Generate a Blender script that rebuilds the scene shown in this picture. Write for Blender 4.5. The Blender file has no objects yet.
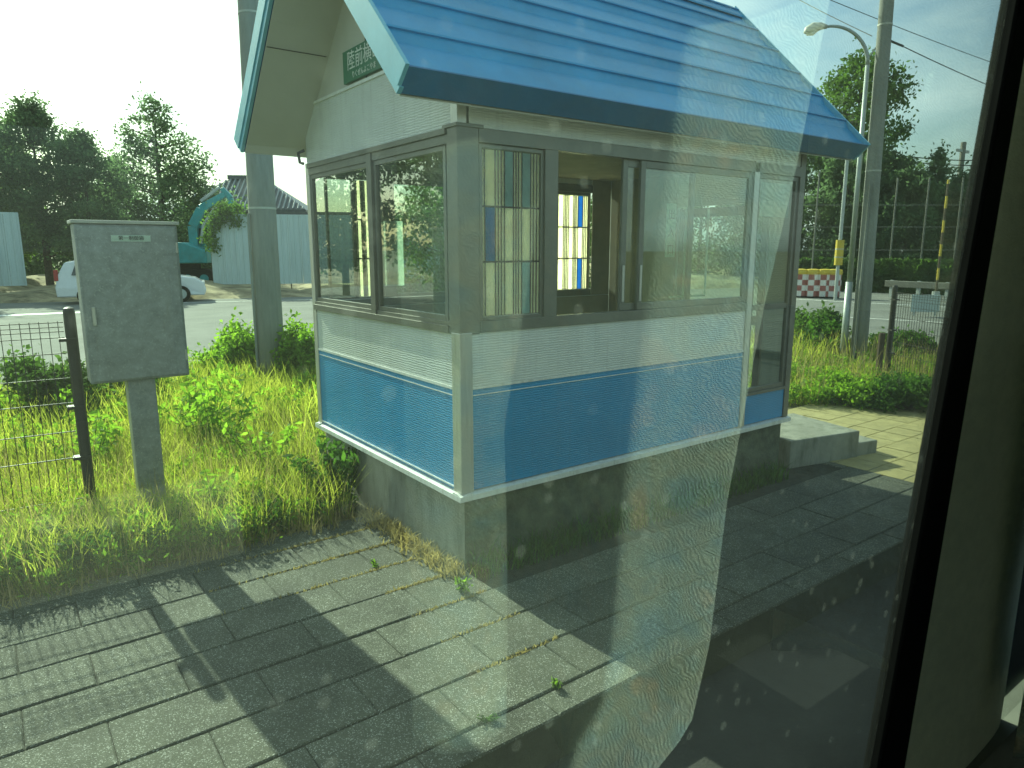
import bpy, math, random
import numpy as np
from mathutils import Vector, Matrix
R = math.radians
scene = bpy.context.scene
COL = scene.collection
random.seed(7); rng = np.random.default_rng(7)

# ------------------------------------------------------------------ camera
CAM = Vector((-2.11, -3.33, 1.90))
cam_d = bpy.data.cameras.new('camera'); cam = bpy.data.objects.new('camera', cam_d); COL.objects.link(cam)
cam.location = CAM; cam.rotation_euler = (R(90-10.8), 0, R(-36.6))
cam_d.sensor_width = 36; cam_d.lens = 702*36/1024; cam_d.clip_start = 0.01; cam_d.clip_end = 3000
scene.camera = cam
cam_d.dof.use_dof = True; cam_d.dof.focus_distance = 5.5; cam_d.dof.aperture_fstop = 10
# ------------------------------------------------------------------ sky + sun
SUN_EL, SUN_AZ = 30.7, 4.3          # sun_az: degrees from +Y towards -X
world = bpy.data.worlds.new('World'); scene.world = world; world.use_nodes = True
nt = world.node_tree; nt.nodes.clear()
def N(t, kind, **kw):
    n = t.nodes.new(kind)
    for k, v in kw.items(): setattr(n, k, v)
    return n
wo = N(nt, 'ShaderNodeOutputWorld'); bg = N(nt, 'ShaderNodeBackground'); bg.inputs[1].default_value = 0.10
sky = N(nt, 'ShaderNodeTexSky', sky_type='NISHITA', sun_disc=False)
sky.sun_elevation = R(SUN_EL); sky.sun_rotation = R(-SUN_AZ); sky.air_density = 1.2; sky.dust_density = 2.2; sky.ozone_density = 1.6
tc = N(nt, 'ShaderNodeTexCoord'); mp = N(nt, 'ShaderNodeMapping'); mp.inputs['Scale'].default_value = (1.3, 1.3, 4.2)
mp.inputs['Rotation'].default_value = (0.12, 0.1, 0.5)
nz = N(nt, 'ShaderNodeTexNoise'); nz.inputs['Scale'].default_value = 2.1; nz.inputs['Detail'].default_value = 9; nz.inputs['Roughness'].default_value = .56
rp = N(nt, 'ShaderNodeValToRGB'); rp.color_ramp.elements[0].position = .40; rp.color_ramp.elements[1].position = .68
rp.color_ramp.elements[1].color = (.9, .9, .9, 1)
mx = N(nt, 'ShaderNodeMixRGB'); mx.inputs[2].default_value = (6.2, 6.5, 6.7, 1)
L = nt.links.new
L(tc.outputs['Generated'], mp.inputs[0]); L(mp.outputs[0], nz.inputs[0]); L(nz.outputs[0], rp.inputs[0]); L(rp.outputs[0], mx.inputs[0])
L(sky.outputs[0], mx.inputs[1]); L(mx.outputs[0], bg.inputs[0]); L(bg.outputs[0], wo.inputs[0])
sd = bpy.data.lights.new('sun', 'SUN'); sd.energy = 4.7; sd.angle = R(.55); sd.color = (1, .90, .72)
sun = bpy.data.objects.new('sun', sd); COL.objects.link(sun)
sdir = Vector((-math.sin(R(SUN_AZ))*math.cos(R(SUN_EL)), math.cos(R(SUN_AZ))*math.cos(R(SUN_EL)), math.sin(R(SUN_EL))))
sun.rotation_euler = sdir.to_track_quat('Z', 'Y').to_euler(); sun.location = (0, 10, 12)
vs = scene.view_settings; vs.view_transform = 'Standard'; vs.look = 'None'; vs.gamma = 1; vs.use_curve_mapping = False
vs.exposure = 1.12
scene.cycles.max_bounces = 10; scene.cycles.transparent_max_bounces = 24; scene.cycles.use_denoising = True
scene.cycles.caustics_reflective = False; scene.cycles.caustics_refractive = False
scene.cycles.sample_clamp_indirect = 6

# ------------------------------------------------------------------ materials
def mat(name, col, rough=.7, metal=0, var=.12, vscale=6, bump=0, bscale=60, spec=.5, trans=0, stretch=(1,1,1), col2=None, dirt=0, dirtcol=(.08,.07,.05), detail=6, coat=0):
    m = bpy.data.materials.new(name); m.use_nodes = True; t = m.node_tree; t.nodes.clear()
    out = N(t, 'ShaderNodeOutputMaterial'); p = N(t, 'ShaderNodeBsdfPrincipled')
    p.inputs['Roughness'].default_value = rough; p.inputs['Metallic'].default_value = metal
    p.inputs['Specular IOR Level'].default_value = spec; p.inputs['Coat Weight'].default_value = coat
    tc = N(t, 'ShaderNodeTexCoord'); mp = N(t, 'ShaderNodeMapping'); mp.inputs['Scale'].default_value = stretch
    t.links.new(tc.outputs['Object'], mp.inputs[0])
    n = N(t, 'ShaderNodeTexNoise'); n.inputs['Scale'].default_value = vscale; n.inputs['Detail'].default_value = detail; n.inputs['Roughness'].default_value = .65
    t.links.new(mp.outputs[0], n.inputs[0])
    r = N(t, 'ShaderNodeValToRGB'); a = [max(0, c*(1-var*1.6)) for c in col]; b = [min(1, c*(1+var)) for c in (col2 or col)]
    r.color_ramp.elements[0].position = .32; r.color_ramp.elements[1].position = .68
    r.color_ramp.elements[0].color = (*a, 1); r.color_ramp.elements[1].color = (*b, 1)
    t.links.new(n.outputs[0], r.inputs[0]); cout = r.outputs[0]
    if dirt:
        n2 = N(t, 'ShaderNodeTexNoise'); n2.inputs['Scale'].default_value = vscale*.45+.8; n2.inputs['Detail'].default_value = 10; n2.inputs['Roughness'].default_value = .75
        t.links.new(mp.outputs[0], n2.inputs[0])
        r2 = N(t, 'ShaderNodeValToRGB'); r2.color_ramp.elements[0].position = .52; r2.color_ramp.elements[1].position = .75
        r2.color_ramp.elements[1].color = (dirt, dirt, dirt, 1); t.links.new(n2.outputs[0], r2.inputs[0])
        x = N(t, 'ShaderNodeMixRGB'); x.inputs[2].default_value = (*dirtcol, 1)
        t.links.new(r2.outputs[0], x.inputs[0]); t.links.new(cout, x.inputs[1]); cout = x.outputs[0]
    t.links.new(cout, p.inputs['Base Color'])
    if bump:
        nb = N(t, 'ShaderNodeTexNoise'); nb.inputs['Scale'].default_value = bscale; nb.inputs['Detail'].default_value = 4
        t.links.new(mp.outputs[0], nb.inputs[0])
        bp = N(t, 'ShaderNodeBump'); bp.inputs['Strength'].default_value = bump; bp.inputs['Distance'].default_value = .01
        t.links.new(nb.outputs[0], bp.inputs['Height']); t.links.new(bp.outputs[0], p.inputs['Normal'])
    sh = p.outputs[0]
    if trans:
        tr = N(t, 'ShaderNodeBsdfTranslucent'); hs = N(t, 'ShaderNodeHueSaturation'); hs.inputs['Value'].default_value = 1.9; hs.inputs['Saturation'].default_value = 1.1
        t.links.new(cout, hs.inputs['Color']); t.links.new(hs.outputs[0], tr.inputs[0])
        ms = N(t, 'ShaderNodeMixShader'); ms.inputs[0].default_value = trans
        t.links.new(sh, ms.inputs[1]); t.links.new(tr.outputs[0], ms.inputs[2]); sh = ms.outputs[0]
    t.links.new(sh, out.inputs[0])
    m['p'] = 1
    return m

def streaks(t, p, col, sc, amt, lo=.52, hi=.78, detail=6):
    src = p.inputs['Base Color'].links[0].from_socket
    tc = N(t, 'ShaderNodeTexCoord'); mp = N(t, 'ShaderNodeMapping'); mp.inputs['Scale'].default_value = sc
    n = N(t, 'ShaderNodeTexNoise'); n.inputs['Scale'].default_value = 1.6; n.inputs['Detail'].default_value = detail; n.inputs['Roughness'].default_value = .7
    r = N(t, 'ShaderNodeMapRange'); r.inputs[1].default_value = lo; r.inputs[2].default_value = hi; r.inputs[3].default_value = 0; r.inputs[4].default_value = amt
    x = N(t, 'ShaderNodeMixRGB'); x.inputs[2].default_value = (*col, 1)
    t.links.new(tc.outputs['Object'], mp.inputs[0]); t.links.new(mp.outputs[0], n.inputs[0]); t.links.new(n.outputs[0], r.inputs[0])
    t.links.new(r.outputs[0], x.inputs[0]); t.links.new(src, x.inputs[1]); t.links.new(x.outputs[0], p.inputs['Base Color'])
def siding_mat(name, col, rough=.35, axis='Y'):
    """painted metal siding with a fine wavy emboss"""
    m = mat(name, col, rough, var=.06, vscale=2.2, dirt=.12, dirtcol=tuple(c*.55 for c in col))
    t = m.node_tree; p = [n for n in t.nodes if n.type == 'BSDF_PRINCIPLED'][0]
    streaks(t, p, tuple(c*.5+.03 for c in col), (14,14,.8), .5)
    tc = N(t, 'ShaderNodeTexCoord'); mp = N(t, 'ShaderNodeMapping')
    mp.inputs['Scale'].default_value = (1, 1, 1)
    w = N(t, 'ShaderNodeTexWave', wave_type='BANDS', bands_direction='Z'); w.inputs['Scale'].default_value = 21
    w.inputs['Distortion'].default_value = 3.5; w.inputs['Detail'].default_value = 1; w.inputs['Detail Scale'].default_value = 1.6
    t.links.new(tc.outputs['Object'], mp.inputs[0]); t.links.new(mp.outputs[0], w.inputs[0])
    b = N(t, 'ShaderNodeBump'); b.inputs['Strength'].default_value = .5; b.inputs['Distance'].default_value = .003
    t.links.new(w.outputs[1], b.inputs['Height']); t.links.new(b.outputs[0], p.inputs['Normal'])
    return m

def glass_mat(name, tint=(.93,.97,.95), ior=1.5, rough=0, dust=0, mul=1.0):
    m = bpy.data.materials.new(name); m.use_nodes = True; t = m.node_tree; t.nodes.clear()
    out = N(t, 'ShaderNodeOutputMaterial'); tr = N(t, 'ShaderNodeBsdfTransparent'); tr.inputs[0].default_value = (*tint, 1)
    gl = N(t, 'ShaderNodeBsdfGlossy'); gl.inputs['Roughness'].default_value = rough
    # Fresnel from the facing angle, the same from both sides of the pane
    lw = N(t, 'ShaderNodeLayerWeight'); lw.inputs['Blend'].default_value = .5
    mr = N(t, 'ShaderNodeMath', operation='POWER'); mr.inputs[1].default_value = 3.6
    ma = N(t, 'ShaderNodeMath', operation='MULTIPLY_ADD'); ma.inputs[1].default_value = .9*mul; ma.inputs[2].default_value = .045*mul
    t.links.new(lw.outputs['Facing'], mr.inputs[0]); t.links.new(mr.outputs[0], ma.inputs[0])
    ms = N(t, 'ShaderNodeMixShader'); t.links.new(ma.outputs[0], ms.inputs[0]); t.links.new(tr.outputs[0], ms.inputs[1]); t.links.new(gl.outputs[0], ms.inputs[2])
    sh = ms.outputs[0]
    if dust:
        tc = N(t, 'ShaderNodeTexCoord')
        n = N(t, 'ShaderNodeTexNoise'); n.inputs['Scale'].default_value = 4; n.inputs['Detail'].default_value = 8; n.inputs['Roughness'].default_value = .6
        t.links.new(tc.outputs['Object'], n.inputs[0])
        v = N(t, 'ShaderNodeTexVoronoi'); v.inputs['Scale'].default_value = 33; v.inputs['Randomness'].default_value = 1
        t.links.new(tc.outputs['Object'], v.inputs[0])
        vr = N(t, 'ShaderNodeMapRange', interpolation_type='SMOOTHSTEP'); vr.inputs[1].default_value = .16; vr.inputs[2].default_value = .23; vr.inputs[3].default_value = 1; vr.inputs[4].default_value = 0
        t.links.new(v.outputs['Distance'], vr.inputs[0])
        sp = N(t, 'ShaderNodeSeparateColor'); t.links.new(v.outputs['Color'], sp.inputs[0])
        gate = N(t, 'ShaderNodeMapRange'); gate.inputs[1].default_value = .25; gate.inputs[2].default_value = 1; t.links.new(sp.outputs[0], gate.inputs[0])
        mu = N(t, 'ShaderNodeMath', operation='MULTIPLY'); t.links.new(vr.outputs[0], mu.inputs[0]); t.links.new(gate.outputs[0], mu.inputs[1])
        # fine dried specks
        v2 = N(t, 'ShaderNodeTexVoronoi'); v2.inputs['Scale'].default_value = 120; t.links.new(tc.outputs['Object'], v2.inputs[0])
        v2r = N(t, 'ShaderNodeMapRange', interpolation_type='SMOOTHSTEP'); v2r.inputs[1].default_value = .05; v2r.inputs[2].default_value = .16; v2r.inputs[3].default_value = 1; v2r.inputs[4].default_value = 0
        t.links.new(v2.outputs['Distance'], v2r.inputs[0])
        s2 = N(t, 'ShaderNodeSeparateColor'); t.links.new(v2.outputs['Color'], s2.inputs[0])
        g2 = N(t, 'ShaderNodeMath', operation='GREATER_THAN'); g2.inputs[1].default_value = .8; t.links.new(s2.outputs[0], g2.inputs[0])
        m2 = N(t, 'ShaderNodeMath', operation='MULTIPLY'); t.links.new(v2r.outputs[0], m2.inputs[0]); t.links.new(g2.outputs[0], m2.inputs[1])
        a1 = N(t, 'ShaderNodeMath', operation='MULTIPLY_ADD'); a1.inputs[1].default_value = dust*1.7; a1.inputs[2].default_value = dust*.3
        t.links.new(mu.outputs[0], a1.inputs[0])
        a2 = N(t, 'ShaderNodeMath', operation='MULTIPLY_ADD'); a2.inputs[1].default_value = dust*.18; t.links.new(m2.outputs[0], a2.inputs[0]); t.links.new(a1.outputs[0], a2.inputs[2])
        a3 = N(t, 'ShaderNodeMath', operation='MULTIPLY_ADD'); a3.inputs[1].default_value = dust*.9; t.links.new(n.outputs[0], a3.inputs[0]); t.links.new(a2.outputs[0], a3.inputs[2])
        tl = N(t, 'ShaderNodeBsdfTranslucent'); tl.inputs[0].default_value = (.80, .95, .88, 1)
        m3 = N(t, 'ShaderNodeMixShader'); t.links.new(a3.outputs[0], m3.inputs[0]); t.links.new(sh, m3.inputs[1]); t.links.new(tl.outputs[0], m3.inputs[2]); sh = m3.outputs[0]
    t.links.new(sh, out.inputs[0])
    return m

M = dict(
 white=siding_mat('white_siding', (.66,.68,.66)),
 blue=siding_mat('blue_siding', (.006,.27,.57), .42),
 smooth=mat('cream_board', (.55,.54,.48), .6, var=.05, vscale=2, dirt=.2, dirtcol=(.35,.34,.29)),
 alu=mat('aluminium', (.55,.54,.50), .38, .45, var=.08, stretch=(1,1,.2)),
 frame=mat('bronze_aluminium', (.17,.168,.145), .4, .35, var=.1),
 trim=mat('white_trim', (.78,.79,.77), .4, var=.05, dirt=.25, dirtcol=(.4,.38,.32)),
 roof=mat('blue_roof_metal', (.012,.28,.58), .30, .0, var=.14, vscale=1.5, spec=.5, dirt=.25, dirtcol=(.06,.2,.32), stretch=(1,1,1)),
 rake=mat('pale_blue_trim', (.16,.46,.60), .35, var=.08, spec=.6),
 fascia=mat('dark_blue_trim', (.008,.13,.30), .4, var=.1, spec=.3),
 concrete=mat('concrete', (.30,.30,.25), .9, var=.14, vscale=3, bump=.3, bscale=90, dirt=.5, dirtcol=(.15,.15,.11)),
 concdark=mat('old_concrete', (.065,.07,.05), .92, var=.2, vscale=5, bump=.4, bscale=80, dirt=.5, dirtcol=(.12,.13,.09)),
 shadestain=mat('shaded_stained_concrete', (.10,.115,.075), .95, var=.4, vscale=7, bump=.5, bscale=60, dirt=.6, dirtcol=(.04,.05,.03)),
 mortar=mat('dark_joint', (.045,.045,.032), 1, var=.3, vscale=20, bump=.5),
 dark=mat('interior_dark', (.10,.095,.075), .8, var=.15),
 inner=mat('interior_board', (.30,.27,.19), .75, var=.1),
 ink=mat('black_lead', (.01,.012,.012), .5),
 cream=mat('cream_glass', (.78,.75,.60), .35, var=.08, trans=.75),
 bglass=mat('blue_glass', (.02,.22,.45), .3, trans=.7),
 gglass=mat('pale_green_glass', (.34,.47,.46), .3, trans=.6),
 galv=mat('galvanised_steel', (.30,.32,.32), .5, .35, var=.16, vscale=14, bump=.05, dirt=.25, dirtcol=(.19,.2,.18)),
 galvtop=mat('weathered_lid', (.5,.49,.43), .6, .1, var=.1),
 blackpost=mat('dark_brown_paint', (.035,.032,.028), .5, var=.2, dirt=.3, dirtcol=(.09,.07,.05)),
 poleconc=mat('pole_concrete', (.28,.28,.25), .9, var=.16, vscale=4, bump=.2, bscale=120, stretch=(1,1,.25), dirt=.45, dirtcol=(.14,.15,.12)),
 asphalt=mat('asphalt', (.055,.055,.05), .92, var=.25, vscale=1.5, bump=.4, bscale=70),
 lot=mat('old_asphalt', (.19,.19,.17), .95, var=.15, vscale=.6, bump=.3, bscale=30, dirt=.25, dirtcol=(.11,.11,.09)),
 line=mat('road_paint', (.72,.72,.68), .7, var=.1, vscale=5, dirt=.35, dirtcol=(.3,.3,.27)),
 soil=mat('soil', (.10,.085,.05), 1, var=.35, vscale=3, bump=1, bscale=18, col2=(.14,.13,.06)),
 sitesoil=mat('dry_earth', (.30,.24,.14), 1, var=.4, vscale=1.2, bump=1, bscale=7, col2=(.38,.31,.18)),
 tact=mat('yellow_paving', (.42,.36,.16), .85, var=.15, vscale=6, bump=.3),
 panel=mat('white_fence_steel', (.50,.60,.60), .45, var=.05, vscale=1, stretch=(4,4,.3)),
 teal=mat('teal_machine_paint', (.03,.30,.32), .4, var=.15, vscale=3, dirt=.3, dirtcol=(.2,.2,.14)),
 black=mat('black_rubber', (.006,.006,.006), .8, var=.2, spec=.1),
 carwhite=mat('white_car_paint', (.75,.76,.76), .25, var=.03, coat=.5),
 carglass=mat('car_window', (.02,.03,.03), .08, spec=.8),
 red=mat('red_lens', (.4,.02,.02), .3), 
 tile=mat('kawara_tile', (.07,.075,.08), .45, var=.2, vscale=6),
 plaster=mat('house_plaster', (.36,.34,.28), .9, var=.12),
 wood=mat('weathered_wood', (.10,.07,.045), .85, var=.3, vscale=12, stretch=(1,1,.2)),
 bark=mat('bark', (.075,.055,.04), .95, var=.4, vscale=10, bump=1, bscale=22),
 conifer=mat('conifer_leaf', (.07,.115,.06), .7, var=.35, vscale=.9, trans=.5, col2=(.11,.165,.075)),
 leaf=mat('broad_leaf', (.05,.11,.025), .55, var=.45, vscale=1.1, trans=.4, col2=(.10,.17,.04)),
 weed=mat('weed_leaf', (.12,.24,.03), .5, var=.4, vscale=9, trans=.55, col2=(.20,.32,.05)),
 darkweed=mat('dark_weed_leaf', (.045,.11,.02), .5, var=.4, vscale=9, trans=.4, col2=(.08,.16,.03)),
 grass=mat('grass_blade', (.20,.29,.035), .5, var=.4, vscale=5, trans=.55, col2=(.36,.38,.08)),
 straw=mat('dry_grass', (.36,.30,.13), .7, var=.3, vscale=12, trans=.3),
 signgreen=mat('green_sign', (.02,.17,.09), .4, var=.05),
 paper=mat('paper', (.70,.76,.70), .6, var=.04, trans=.5),
 papertext=mat('ink_print', (.05,.07,.06), .6),
 whitetext=mat('white_print', (.78,.80,.76), .5),
 yellow=mat('yellow_paint', (.62,.45,.04), .5, var=.1),
 redp=mat('dull_red_plastic', (.36,.10,.09), .5, var=.1), whitep=mat('white_plastic', (.74,.70,.66), .5, var=.06),
 cable=mat('cable', (.02,.02,.02), .6), steel=mat('painted_steel', (.42,.45,.43), .45, .3, var=.1),
 vinyl=mat('grey_vinyl', (.80,.78,.62), .65, var=.05, vscale=40, spec=.4),
 businner=mat('bus_lining', (.24,.24,.21), .8), busfloor=mat('bus_floor', (.03,.03,.033), .7), seat=mat('seat_cloth', (.05,.08,.13), .9, var=.3, vscale=30),
 busout=mat('bus_paint', (.3,.32,.3), .5), shade=mat('glass_lamp_cover', (.75,.74,.66), .3),
)
def bs(k): return M[k].node_tree, [n for n in M[k].node_tree.nodes if n.type == 'BSDF_PRINCIPLED'][0]
streaks(*bs('galv'), (.50,.52,.48), (40,40,40), .6, .56, .68, 3); streaks(*bs('galv'), (.16,.13,.09), (9,9,1.2), .5, .6, .8)
streaks(*bs('concrete'), (.10,.11,.07), (7,7,1.6), .75, .48, .72); streaks(*bs('roof'), (.10,.30,.42), (5,5,5), .45, .5, .8); streaks(*bs('fascia'), (.05,.18,.28), (9,9,2), .4, .5, .8)
streaks(*bs('alu'), (.3,.28,.22), (20,20,1.5), .6, .5, .75); streaks(*bs('trim'), (.35,.33,.27), (12,12,3), .6, .5, .75); streaks(*bs('poleconc'), (.12,.13,.1), (14,14,.6), .5, .5, .75)
streaks(*bs('panel'), (.30,.33,.30), (3,3,.4), .4, .5, .75)
# grained vinyl bump
t = M['vinyl'].node_tree; p = [n for n in t.nodes if n.type == 'BSDF_PRINCIPLED'][0]
tc = N(t, 'ShaderNodeTexCoord'); mpv = N(t, 'ShaderNodeMapping'); mpv.inputs['Scale'].default_value = (1, 1, 2.2); mpv.inputs['Rotation'].default_value = (0, R(28), 0)
n1 = N(t, 'ShaderNodeTexNoise'); n1.inputs['Scale'].default_value = 130; n1.inputs['Detail'].default_value = 3; n1.inputs['Distortion'].default_value = .8
b1 = N(t, 'ShaderNodeBump'); b1.inputs['Strength'].default_value = .9; b1.inputs['Distance'].default_value = .003
t.links.new(tc.outputs['Object'], mpv.inputs[0]); t.links.new(mpv.outputs[0], n1.inputs[0]); t.links.new(n1.outputs[0], b1.inputs['Height']); t.links.new(b1.outputs[0], p.inputs['Normal'])
M['bglassclear'] = glass_mat('shelter_glass', (.84,.90,.87), mul=1.5)
M['busfar'] = glass_mat('bus_far_glass', (.42,.46,.44), mul=1.0)
for q_ in ('conifer','leaf','weed','darkweed','grass'):
    for n_ in M[q_].node_tree.nodes:
        if n_.type == 'BSDF_PRINCIPLED': n_.inputs['Specular IOR Level'].default_value = .15; n_.inputs['Roughness'].default_value = .75
M['buswin_in'] = glass_mat('bus_glass_inner', (.775,.92,.85), mul=2.0)
M['buswin_out'] = glass_mat('bus_glass_outer', (.84,.975,.93), mul=.5, dust=.013)

# ------------------------------------------------------------------ helpers
class MB:
    def __init__(s): s.v = []; s.f = []; s.m = []
    def add(s, vs, fs, mi=0):
        o = len(s.v); s.v += [tuple(v) for v in vs]; s.f += [tuple(i+o for i in f) for f in fs]; s.m += [mi]*len(fs); return s
    def box(s, x0, x1, y0, y1, z0, z1, mi=0, T=None):
        vs = [Vector(c) for c in ((x0,y0,z0),(x1,y0,z0),(x1,y1,z0),(x0,y1,z0),(x0,y0,z1),(x1,y0,z1),(x1,y1,z1),(x0,y1,z1))]
        if T: vs = [T @ v for v in vs]
        return s.add(vs, [(0,3,2,1),(4,5,6,7),(0,1,5,4),(1,2,6,5),(2,3,7,6),(3,0,4,7)], mi)
    def tube(s, pts, r, n=8, mi=0, cap=True):
        pts = [Vector(p) for p in pts]; rs = r if isinstance(r, (list, tuple)) else [r]*len(pts)
        o = len(s.v); u = None
        for i, p in enumerate(pts):
            d = (pts[min(i+1, len(pts)-1)]-pts[max(i-1, 0)]).normalized()
            if u is None: u = d.orthogonal().normalized()
            u = (u - d*u.dot(d)).normalized(); w = d.cross(u)
            for k in range(n):
                a = 2*math.pi*k/n; s.v.append(tuple(p+(u*math.cos(a)+w*math.sin(a))*rs[i]))
        for i in range(len(pts)-1):
            for k in range(n):
                s.f.append((o+i*n+k, o+i*n+(k+1)%n, o+(i+1)*n+(k+1)%n, o+(i+1)*n+k)); s.m.append(mi)
        if cap:
            s.f.append(tuple(o+k for k in reversed(range(n)))); s.m.append(mi)
            e = o+(len(pts)-1)*n; s.f.append(tuple(e+k for k in range(n))); s.m.append(mi)
        return s
    def prism(s, poly, a0, a1, axis='X', mi=0):
        """poly in the other two axes, extruded along axis"""
        def P(a, q):
            return {'X': (a, q[0], q[1]), 'Y': (q[0], a, q[1]), 'Z': (q[0], q[1], a)}[axis]
        n = len(poly); vs = [P(a0, q) for q in poly]+[P(a1, q) for q in poly]
        fs = [tuple(reversed(range(n))), tuple(range(n, 2*n))]+[(i, (i+1)%n, n+(i+1)%n, n+i) for i in range(n)]
        return s.add(vs, fs, mi)
    def build(s, name, m, parent=None, bevel=0, smooth=False, T=None):
        me = bpy.data.meshes.new(name); me.from_pydata(s.v, [], s.f)
        ms = m if isinstance(m, (list, tuple)) else [m]
        for q in ms: me.materials.append(M[q] if isinstance(q, str) else q)
        if len(ms) > 1: me.polygons.foreach_set('material_index', s.m)
        if smooth: me.polygons.foreach_set('use_smooth', [True]*len(me.polygons))
        me.validate(); me.update()
        o = bpy.data.objects.new(name, me); COL.objects.link(o)
        if parent is not None: o.parent = parent
        if T: o.matrix_local = T
        if bevel:
            b = o.modifiers.new('bevel', 'BEVEL'); b.width = bevel; b.segments = 2; b.limit_method = 'ANGLE'
        return o
def tag(o, label=None, cat=None, group=None, kind=None):
    if label: o['label'] = label
    if cat: o['category'] = cat
    if group: o['group'] = group
    if kind: o['kind'] = kind
    return o
def thing(name, label, cat, loc=(0,0,0), rz=0, group=None):
    o = bpy.data.objects.new(name, None); COL.objects.link(o); o.location = loc; o.rotation_euler = (0,0,rz); o.empty_display_size = .1
    return tag(o, label, cat, group)
def struct(o): o['kind'] = 'structure'; return o
def fast_mesh(name, V, F, m, parent=None):
    """V (n,3) array, F (k,4) array of quads"""
    me = bpy.data.meshes.new(name); V = np.asarray(V, np.float32); F = np.asarray(F, np.int32)
    me.vertices.add(len(V)); me.vertices.foreach_set('co', V.ravel())
    me.loops.add(F.size); me.loops.foreach_set('vertex_index', F.ravel())
    me.polygons.add(len(F)); me.polygons.foreach_set('loop_start', np.arange(0, F.size, F.shape[1], dtype=np.int32))
    me.polygons.foreach_set('loop_total', np.full(len(F), F.shape[1], np.int32))
    me.update(calc_edges=True); me.materials.append(M[m] if isinstance(m, str) else m)
    o = bpy.data.objects.new(name, me); COL.objects.link(o)
    if parent is not None: o.parent = parent
    return o
def leaves(cent, size, up=.3, asp=.55):
    """one diamond-shaped leaf quad per centre, random direction"""
    n = len(cent); a = rng.normal(size=(n,3)); a /= np.linalg.norm(a, axis=1)[:,None]
    b = rng.normal(size=(n,3)); b -= a*np.sum(a*b, 1)[:,None]; b /= np.linalg.norm(b, axis=1)[:,None]
    s = (size*rng.uniform(.6, 1.3, n))[:,None]
    V = np.stack([cent-a*s, cent+b*s*asp-a*s*.1, cent+a*s, cent-b*s*asp+a*s*.1], 1).reshape(-1, 3)
    return V, np.arange(4*n).reshape(n, 4)
def text_mesh(body, size, m, parent, T, name='lettering', extrude=.001, vertical=False):
    c = bpy.data.curves.new(name, 'FONT'); c.body = body; c.size = size; c.extrude = extrude; c.align_x = 'CENTER'; c.align_y = 'CENTER'
    if vertical: c.space_line = .95
    to = bpy.data.objects.new(name+'_tmp', c); COL.objects.link(to)
    dg = bpy.context.evaluated_depsgraph_get(); dg.update()
    me = bpy.data.meshes.new_from_object(to.evaluated_get(dg)); me.name = name
    bpy.data.objects.remove(to); me.materials.clear(); me.materials.append(M[m])
    o = bpy.data.objects.new(name, me); COL.objects.link(o)
    if parent is not None: o.parent = parent
    o.matrix_local = T
    return o
def facing(loc, normal):
    """matrix for text that lies upright on a wall with this outward normal"""
    n = Vector(normal).normalized(); x = Vector((0,0,1)).cross(n).normalized(); z = Vector((0,0,1))
    return Matrix(((x.x, z.x, n.x, loc[0]), (x.y, z.y, n.y, loc[1]), (x.z, z.z, n.z, loc[2]), (0,0,0,1)))

# ================================================================== GROUND
YE = -1.355                                   # platform front edge
g = MB(); X0, X1 = -900, 900
g.add([(X0,-900,-.22),(X1,-900,-.22),(X1,YE+.05,-.22),(X0,YE+.05,-.22)], [(0,1,2,3)])
g.add([(X0,YE+.05,-.03),(X1,YE+.05,-.03),(X1,1500,-.03),(X0,1500,-.03)], [(0,1,2,3)])
g.add([(X0,YE+.05,-.22),(X1,YE+.05,-.22),(X1,YE+.05,-.03),(X0,YE+.05,-.03)], [(0,1,2,3)])
struct(g.build('ground', 'soil'))
struct(MB().box(-60, 60, -14, YE+.045, -.25, -.212).build('bus_lane', 'asphalt'))
# platform slab, joints and real pavers
struct(MB().box(-9, 9.0, YE+.004, 1.22, -.21, -.012).build('platform_base', 'concdark'))
pv = MB(); rows = [YE]; y = -1.2
while y < 1.0: rows.append(y); y += .3085
rows.append(1.2)
pm = bpy.data.materials.new('pavers'); pm.use_nodes = True; t = pm.node_tree; p = t.nodes['Principled BSDF']; p.inputs['Roughness'].default_value = .82
at = N(t, 'ShaderNodeAttribute', attribute_name='tone'); tc = N(t, 'ShaderNodeTexCoord')
v = N(t, 'ShaderNodeTexVoronoi'); v.inputs['Scale'].default_value = 240; t.links.new(tc.outputs['Object'], v.inputs[0])
r = N(t, 'ShaderNodeValToRGB'); el = r.color_ramp.elements; el[0].color = (.085,.09,.062,1); el[0].position = .2; el[1].color = (.42,.42,.38,1); el[1].position = .98
e = el.new(.84); e.color = (.125,.13,.095,1)
s = N(t, 'ShaderNodeSeparateColor'); t.links.new(v.outputs['Color'], s.inputs[0]); t.links.new(s.outputs[0], r.inputs[0])
n = N(t, 'ShaderNodeTexNoise'); n.inputs['Scale'].default_value = 2.6; n.inputs['Detail'].default_value = 9; n.inputs['Roughness'].default_value = .7; t.links.new(tc.outputs['Object'], n.inputs[0])
r2 = N(t, 'ShaderNodeMapRange'); r2.inputs[1].default_value = .3; r2.inputs[2].default_value = .7; r2.inputs[3].default_value = .55; r2.inputs[4].default_value = 1.3; t.links.new(n.outputs[0], r2.inputs[0])
m1 = N(t, 'ShaderNodeMixRGB', blend_type='MULTIPLY'); m1.inputs[0].default_value = 1; t.links.new(r.outputs[0], m1.inputs[1]); t.links.new(r2.outputs[0], m1.inputs[2])
m2 = N(t, 'ShaderNodeMixRGB', blend_type='MULTIPLY'); m2.inputs[0].default_value = 1; t.links.new(m1.outputs[0], m2.inputs[1]); t.links.new(at.outputs['Color'], m2.inputs[2])
t.links.new(m2.outputs[0], p.inputs['Base Color'])
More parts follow.
